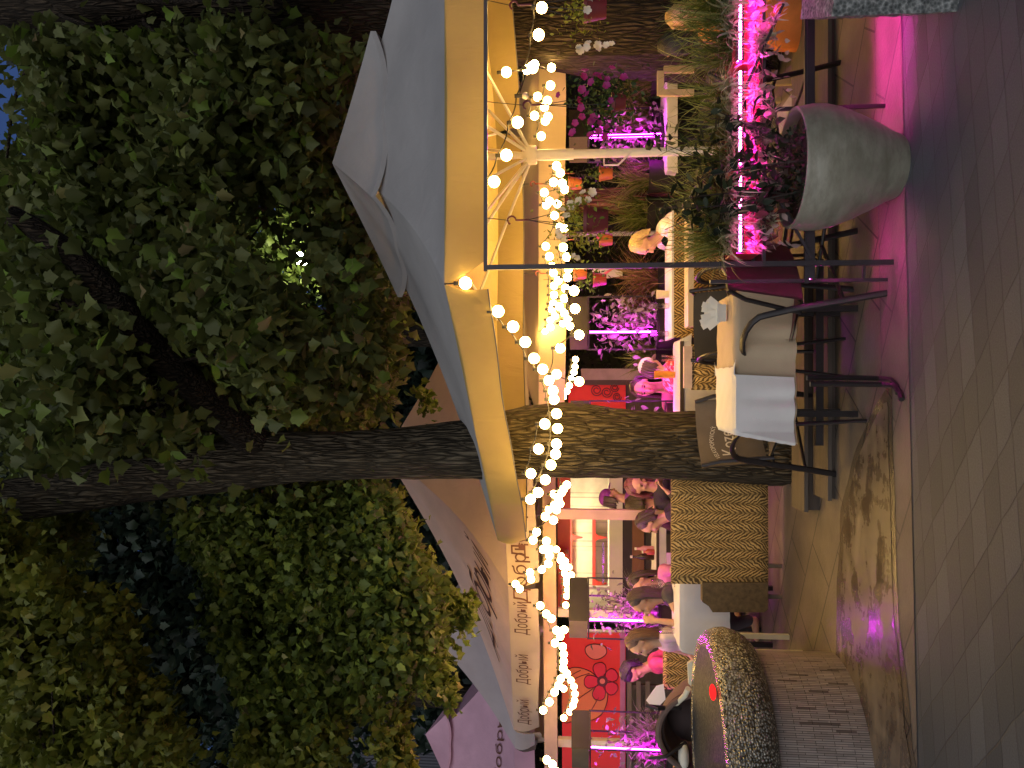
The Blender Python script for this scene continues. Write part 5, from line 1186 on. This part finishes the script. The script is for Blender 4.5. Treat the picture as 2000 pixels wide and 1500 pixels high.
for sx in (-1, 1):
    MB().tube([(sc0.x+sx*.24, sD-.1, sc0.z-.15), (sc0.x+sx*.26, sD+.2, .12)], .013, 8).build('frame_tube', STEEL, sr)
    for yy in (-.3, .3):
        MB().tube([(sc0.x+sx*.26+.025*sx*a, sD+yy+.1*math.cos(t), .11+.1*math.sin(t)) for a in (0,) for t in np.linspace(0, 2*PI, 18)], .016, 7).build('wheel', STD, sr)
    MB().tube([(sc0.x+sx*.26, sD+.2, .12), (sc0.x+sx*.26, sD-.3, .12)], .012, 8).build('axle', STEEL, sr)
MB().ell(P(1335, 1478, sD-.2), (.11, .06, .04)).build('cushion', M('pale cushion', (.6, .58, .48), .9), sr)
# white sign with pink diagonal, cream chair
sg = thing('sign_board', 'white board with a pink diagonal stripe behind the small hanging pots', 'sign', (P(1200, 545, 8.2).x, 8.2, 0))
sheet(MB(), 8.2, [(1157, 520), (1216, 519), (1216, 540), (1186, 543), (1157, 530)], .02).build('board', M('white sign paint', (.5, .52, .42), .6), sg, smooth=False)
sheet(MB(), 8.19, [(1178, 534), (1200, 520), (1206, 520), (1184, 536)], .005).build('stripe', M('pink sign paint', (.6, .12, .16), .6), sg, smooth=False)
p = P(1216, 530, 8.22); MB().beam((p.x, 8.22, 0), (p.x, 8.22, p.z), .04).build('post', DARKWOOD, sg, smooth=False)
cch = thing('wooden_chair', 'pale wooden chair with square back behind the grass below the massive trunk', 'chair', (P(1300, 165, 6.2).x, 6.2, 0))
PALEW = M('pale chair timber', (.48, .36, .2), .6, .12, 5)
for (x0, x1, y0, y1, nmm) in ((1284, 1297, 138, 186, 'back_rail'), (1297, 1356, 174, 186, 'back_post'), (1297, 1356, 128, 140, 'back_post')): sheet(MB(), 6.2, [(x0, y0), (x1, y0), (x1, y1), (x0, y1)], .04).build(nmm, PALEW, cch, smooth=False)
p = P(1356, 158, 6.2); MB().box((p.x, 6.0, .45), (.42, .42, .03)).build('seat', PALEW, cch, smooth=False)
for sx in (-1, 1):
    for sy in (-1, 1): MB().beam((p.x+sx*.18, 6.0+sy*.18, 0), (p.x+sx*.18, 6.0+sy*.18, .44), .04).build('leg', PALEW, cch, smooth=False)
# tussock grasses in tubs behind
for (x, y, D, h, mat_, lab) in ((1282, 545, 7.4, .55, DRYGRASS, 'tall dry grass tussock left of the black post'), (1268, 600, 7.9, .5, DRYGRASS, 'dry grass tussock behind the pink lit plant column'), (1270, 155, 7.8, .5, BLADE, 'green grass tussock behind the purple flower basket'), (1270, 225, 8.0, .5, BLADE, 'green grass tussock right of the white parasol pole'), (1265, 345, 7.6, .5, BLADE, 'green grass tussock left of the white parasol pole'), (1262, 415, 7.8, .5, BLADE, 'grass tussock behind the blond person'), (1278, 700, 7.9, .4, BLADE, 'green fern behind the person in the red floral dress')):
    b = P(x, y, D); t = thing('potted_grass', lab, 'potted plant', (b.x, D, 0), 0, 'potted grasses inside the terrace')
    MB().lathe([(.10, 0), (.16, b.z-.02), (.17, b.z), (.15, b.z), (.14, b.z-.04), (0, b.z-.04)], (b.x, D, 0), 18).build('tub', BOXWOOD, t)
    blades('grass', [(b.x+random.uniform(-.1, .1), D+random.uniform(-.1, .1), b.z-.04) for _ in range(14)], 240, h, .007, mat_, t, .35, .6)
# small brown trunk deeper in
t = thing('slim_tree', 'slim brown trunk standing between the parasol pole and the blond person', 'tree', (P(1300, 392, 8.4).x, 8.4, 0))
trunk_mesh(MB(), [(1400, 392, 62), (1300, 392, 56), (1170, 393, 48), (1080, 394, 44), (900, 396, 40)], 8.4, sub=4).build('trunk', bark('brown plated bark', (.05, .025, .012), (.20, .11, .055)), t, sharp=80)
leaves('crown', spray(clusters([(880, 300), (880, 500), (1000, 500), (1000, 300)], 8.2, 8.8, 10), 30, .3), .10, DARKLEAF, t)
# ================================================================== PEOPLE
def skin(name, c): return M(name, c, .55, .06, 14)
SK1 = skin('warm light skin', (.52, .30, .19)); SK2 = skin('tan skin', (.42, .23, .14))
def hairm(name, c):
    if name in _mc: return _mc[name]
    mt, nt, out = newmat(name); tc = mapping(nt, coords(nt), (60, 60, 6)); n1 = noise(nt, tc, 2, 3)
    principled(nt, out, ramp(nt, n1, [(.3, mulc(c, .55)), (.7, mulc(c, 1.3))]), .42, 0, .5, bump(nt, n1, .6, .01)); _mc[name] = mt; return mt
def remesh(mb, name, mat, parent, vox=.010, it=6):
    o = mb.build(name, mat, parent); m1 = o.modifiers.new('r', 'REMESH'); m1.mode = 'VOXEL'; m1.voxel_size = vox
    m2 = o.modifiers.new('s', 'SMOOTH'); m2.iterations = it; m2.factor = .5
    dg = bpy.context.evaluated_depsgraph_get(); me = bpy.data.meshes.new_from_object(o.evaluated_get(dg)); o.modifiers.clear(); old = o.data; o.data = me; me.name = name; bpy.data.meshes.remove(old)
    me.polygons.foreach_set('use_smooth', [True]*len(me.polygons)); return o
def ik(S, W, l1, l2, pole):
    d = W-S; L = min(d.length, (l1+l2)*.995); d.normalize(); a = (l1*l1-l2*l2+L*L)/(2*L); h = math.sqrt(max(0, l1*l1-a*a))
    pv = (pole - d*pole.dot(d)).normalized(); return S + d*a + pv*h, S + d*L
def person(label, head, yaw, lean=.15, hpitch=.15, hyaw=0, s=1.0, skinm=SK1, hairc=(.06, .03, .02), hair='long', top=(.6, .1, .1), topm=None, bottom=(.05, .05, .07), lh=(-.18, .36, .22), rh=(.18, .36, .22), sleeve=.35, cap=None, dress=False, stand=False, lroll=0.0, group='people on the terrace', extra=None):
    """head = (x, y, D) of the head centre in the picture; yaw 0 looks along +Y; lh/rh = hand targets from hip in body axes"""
    H = P(*head); Rz_ = Matrix.Rotation(yaw, 3, 'Z'); f = Rz_ @ Vector((0, 1, 0)); r = Rz_ @ Vector((1, 0, 0)); u = Vector((0, 0, 1))
    tor = (f*math.sin(lean)+u*math.cos(lean) + r*math.sin(lroll)).normalized(); tf = (f*math.cos(lean)-u*math.sin(lean))
    neck = H - (tor*.09+u*.085)*s + f*(-.02*s); hip = neck - tor*.52*s
    root = thing('person', label, 'person', (hip.x, hip.y, 0), 0, group)
    B_ = MB(); C_ = MB(); Tm = topm or M('top %.2f %.2f %.2f' % top, top, .8, .15, 12, .3, 60); Bm = M('bottom %.2f %.2f %.2f' % bottom, bottom, .85, .12, 12)
    def tp(a, x=0, z=0): return hip + tor*a*s + r*x*s + tf*z*s
    for mb, g in ((B_, 0), (C_, .012)):
        for (a, rx, ry) in ((-.02, .165, .115), (.10, .145, .10), (.22, .135, .095), (.34, .155, .105), (.43, .165, .10)):
            rot = Matrix((r, tf, tor)).transposed(); mb.ell(tp(a), ((rx+g)*s, (ry+g)*s, .10*s), rot, 14, 8)
        mb.cap(tp(.47, -.15), tp(.47, .15), (.055+g*.7)*s)
    B_.cap(tp(.47), H - u*.04*s, .056*s, .05*s)
    # head
    hy = yaw+hyaw; Rh = Matrix.Rotation(hy, 3, 'Z') @ Matrix.Rotation(-hpitch, 3, 'X')
    h_ = lambda x, y, z: H + Rh @ (Vector((x, y, z))*s)
    B_.ell(h_(0, -.012, .022), (.074*s, .094*s, .088*s), Rh, 18, 14); B_.ell(h_(0, .022, -.045), (.056*s, .066*s, .070*s), Rh, 16, 12); B_.ell(h_(0, .052, -.086), (.026*s, .022*s, .02*s), Rh)
    B_.cap(h_(0, .084, .008), h_(0, .104, -.028), .009*s, .015*s, 8)
    for sg_ in (-1, 1):
        B_.ell(h_(sg_*.074, -.005, -.01), (.010*s, .019*s, .030*s), Rh, 10, 8); B_.ell(h_(sg_*.036, .064, -.028), (.024*s, .02*s, .022*s), Rh, 10, 8); B_.ell(h_(sg_*.03, .074, .033), (.026*s, .012*s, .009*s), Rh, 10, 8)
    B_.ell(h_(0, .082, -.058), (.022*s, .010*s, .009*s), Rh, 10, 8)
    # arms and hands
    for sg_, tgt in ((-1, lh), (1, rh)):
        S = tp(.47, sg_*.175); Wt = hip + (r*tgt[0] + f*tgt[1] + u*tgt[2])*s
        E, W_ = ik(S, Wt, .27*s, .245*s, (r*sg_*.6 - u*.9 - f*.25))
        B_.cap(S, E, .047*s, .036*s).cap(E, W_, .036*s, .025*s)
        if sleeve > 0: 
            e1 = S.lerp(E, min(1, sleeve/.5)); C_.cap(S, e1, .060*s, (.052 if sleeve < .5 else .048)*s)
            if sleeve > .5: C_.cap(E, E.lerp(W_, min(1, (sleeve-.5)/.5)), .048*s, .036*s)
        d = (W_-E).normalized(); side = d.cross(u); side = side.normalized() if side.length > .1 else r; nrm = side.cross(d)
        pm_ = W_ + d*.045*s; B_.ell(pm_, (.038*s, .052*s, .015*s), Matrix((side, d, nrm)).transposed(), 12, 8)
        for k, (fl_, off) in enumerate(((.062, -.029), (.074, -.010), (.070, .010), (.054, .028))):
            b0 = pm_ + d*.042*s + side*off*s; b1 = b0 + (d*.55 - nrm*.12)*fl_*s; b2 = b1 + (d*.35 - nrm*.38)*fl_*s
            B_.cap(b0, b1, .0095*s, .0085*s, 7).cap(b1, b2, .0085*s, .007*s, 7)
        B_.cap(pm_ - side*sg_*.026*s - d*.02*s, pm_ - side*sg_*.058*s + d*.035*s - nrm*.02*s, .012*s, .009*s, 7)
    # legs
    Lg = MB()
    for sg_ in (-1, 1):
        hp = tp(-.03, sg_*.085)
        if stand: kn = hp + f*.02*s - u*(hp.z*.48); an = Vector((kn.x, kn.y, .08)) - f*.03*s
        else:
            kn = hp + f*.40*s + r*sg_*.03*s - u*.02*s; an = Vector((kn.x, kn.y, min(.09, kn.z-.15))) - f*.05*s
        B_.cap(hp, kn, .078*s, .054*s).cap(kn, an, .052*s, .036*s).cap(an - u*.03*s, an - u*.035*s + f*.15*s, .036*s, .026*s)
        if not dress: Lg.cap(hp, kn, .092*s, .066*s).cap(kn, an + u*.02, .064*s, .05*s)
        else: Lg.cap(hp, kn, .10*s, .085*s); Lg.cap(kn, kn.lerp(an, .55), .085*s, .09*s)
    Lg.ell(tp(-.02), (.18*s, .135*s, .12*s))
    remesh(B_, 'body', skinm, root, .0095, 5); remesh(C_, 'top', Tm, root, .012, 5); remesh(Lg, 'skirt' if dress else 'trousers', Tm if dress else Bm, root, .014, 6)
    EYE_ = M('dark eyes', (.015, .01, .008), .2); LIP = M('lips', (.4, .10, .09), .5); BROW = M('dark brows', (.04, .022, .014), .8)
    for sg_ in (-1, 1):
        MB().ell(h_(sg_*.031, .079, .012), (.012*s, .006*s, .006*s), Rh, 8, 6).build('eye', EYE_, root); MB().ell(h_(sg_*.033, .085, .036), (.018*s, .004*s, .0035*s), Rh, 8, 6).build('eyebrow', BROW, root)
    MB().ell(h_(0, .090, -.058), (.019*s, .005*s, .006*s), Rh, 8, 6).build('mouth', LIP, root)
    # hair
    hm_ = hairm('hair %.3f %.3f %.3f' % hairc, hairc); hb = MB(); q = random.Random(sum(map(ord, label)))
    if hair:
        hb.ell(h_(0, -.036, .036), (.084*s, .092*s, .092*s), Rh, 18, 12)
        for k in range(46 if hair != 'short' else 30):
            a = q.uniform(1.7, 2*PI-1.7) + PI/2  # round the back, leaving the face free
            x, y = math.cos(a), math.sin(a)
            L_ = {'long': q.uniform(.26, .40), 'mid': q.uniform(.13, .20), 'short': q.uniform(.04, .07), 'bob': q.uniform(.10, .15)}[hair]
            p0 = h_(x*.03, -.02+y*.04, .118); p1 = h_(x*.084, -.02+y*.094, .05); p2 = h_(x*.09, -.022+y*.095, -.03)
            p3 = p2 - u*L_*.5*s + (r*x*.012+f*y*.012)*s; p4 = p2 - u*L_*s + (r*q.uniform(-.03, .03)+f*(y*.0+q.uniform(-.03, .02)) - f*.015)*s
            hb.tube([p0, p1, p2, p3, p4], [.016*s, .022*s, .021*s, .018*s, .005*s], 6)
        hb.build('hair', hm_, root)
    if cap is not None:
        cm = M('cap %.2f %.2f %.2f' % cap, cap, .8, .1, 12); cb_ = MB(); cb_.ell(h_(0, -.02, .05), (.092*s, .108*s, .085*s), Rh, 18, 10); cb_.ell(h_(0, .10, .035), (.065*s, .075*s, .010*s), Rh, 14, 6); cb_.build('cap', cm, root)
    return root, hip, h_
LEFT = PI/2; RIGHT = -PI/2
person('woman with long brown hair seated left of the white cloth, bare arm bent', (1250, 1258, 6.95), LEFT+.55, .18, .22, 0, 1.0, SK1, (.13, .065, .04), 'long', (.55, .42, .40), None, (.05, .04, .05), (-.14, .34, .14), (.14, .34, .12), .12)
person('woman with dark straight hair resting her chin on her hand behind the table', (1254, 1176, 6.95), LEFT+.35, .30, .20, 0, 1.0, SK2, (.045, .022, .016), 'long', (.05, .04, .045), None, (.05, .04, .05), (-.06, .36, .55), (.2, .34, .22), .1)
person('woman leaning on one elbow partly hidden behind the dark haired one', (1252, 1140, 7.6), LEFT+.9, .2, .3, 0, .97, SK1, (.05, .03, .02), 'mid', (.6, .2, .35), None, (.05, .04, .05), (-.2, .42, .2), (.2, .36, .2), .1)
person('person with dark purple hair in a ruffled pink blouse reading a menu', (1236, 1312, 7.95), LEFT+.45, .42, 1.0, 0, 1.0, SK1, (.030, .008, .035), 'bob', (.72, .08, .20), None, (.04, .03, .04), (-.14, .42, .18), (.14, .42, .18), .7)
mn = sheet(MB(), 7.25, [(1262, 1368), (1282, 1340), (1296, 1336), (1300, 1366), (1279, 1388)], .006).build('menu', M('white menu paper', (.72, .68, .72), .7, .04), smooth=False); tag(mn, 'open white menu held by the person in pink', 'menu')
person('server in a purple cap and purple shirt standing at the kiosk counter', (1192, 970, 9.3), RIGHT+.4, .05, .2, 0, 1.0, SK1, (.05, .03, .03), 'short', (.22, .04, .32), None, (.05, .03, .08), (-.2, .3, .15), (.2, .3, .15), .9, cap=(.25, .04, .36), stand=True)
person('person with short hair seen from behind at the dark kiosk counter', (1245, 984, 8.2), .3, .15, .2, 0, 1.0, SK2, (.06, .045, .022), 'short', (.10, .02, .10), None, (.04, .03, .05), sleeve=.9)
person('woman with pink lit hair bending over her phone left of the maple trunk', (1246, 948, 7.7), PI+.5, .35, .6, 0, .97, SK1, (.16, .05, .05), 'mid', (.03, .025, .03), None, (.04, .03, .05), (-.05, .35, .40), (.1, .33, .38), .9)
person('person in a dark sleeved shirt reaching over the far table', (1268, 1022, 7.6), LEFT+.15, .5, .4, 0, 1.0, SK1, (.05, .03, .02), 'short', (.035, .02, .05), None, (.04, .03, .05), (-.1, .48, .34), (.12, .44, .30), .8)
person('dark haired woman in a dark pink top facing the street right of the maple trunk', (1258, 757, 7.15), PI-.15, .1, .12, -.1, 1.0, SK2, (.035, .015, .012), 'long', (.36, .10, .16), None, (.05, .04, .05), (-.16, .36, .26), (.16, .36, .26), .15)
red_m, nt, out = newmat('red floral cotton'); tc = coords(nt); n1 = noise(nt, tc, 34, 3, .6); principled(nt, out, ramp(nt, n1, [(.42, (.50, .025, .03)), (.5, (.66, .09, .06)), (.58, (.75, .45, .38))]), .85)
person('child in a red floral dress and white headscarf leaning on the pink lit table', (1272, 716, 6.95), RIGHT+.7, .75, .55, 0, .82, SK1, (.07, .04, .03), 'short', (.5, .03, .03), red_m, (.5, .03, .03), (-.16, .40, .2), (.2, .40, .2), .3, cap=(.70, .60, .50), dress=True)
person('blond person in a white tee leaning over the tiger skirted table', (1258, 478, 6.85), LEFT+.35, .75, .55, 0, .95, SK1, (.48, .34, .14), 'short', (.70, .66, .55), None, (.2, .2, .25), (-.12, .62, .24), (.12, .52, .22), .32)
person('blond child behind the grass at the foot of the massive trunk', (1330, 32, 5.7), PI-.3, .1, .2, 0, .82, SK1, (.42, .27, .10), 'mid', (.60, .24, .05), None, (.55, .17, .03), (-.14, .3, .15), (.14, .3, .15), .5, dress=True)
person('dark haired child with back turned behind the grass below the massive trunk', (1312, 92, 5.95), .2, .1, .1, 0, .85, SK2, (.012, .009, .009), 'bob', (.04, .035, .035), None, (.05, .04, .05), (-.14, .3, .15), (.14, .3, .15), .5)
ob = thing('orange_bag', 'orange cloth bag on the floor behind the granite block', 'bag', (P(1590, 45, 5.35).x, 5.35, 0))
c = P(1585, 45, 5.35); ORC = M('orange cloth', (.58, .17, .03), .85, .15, 10, .3, 50)
MB().lathe([(.0, .01), (.15, .0), (.19, .05), (.18, .22), (.14, .33), (.10, .36), (.09, .34), (0, .3)], (c.x, 5.35, 0), 24, 1.0, .7).build('body', ORC, ob)
MB().tube([(c.x-.08, 5.35, .34), (c.x-.06, 5.35, .5), (c.x+.06, 5.35, .5), (c.x+.08, 5.35, .34)], .012, 8).build('strap', ORC, ob)
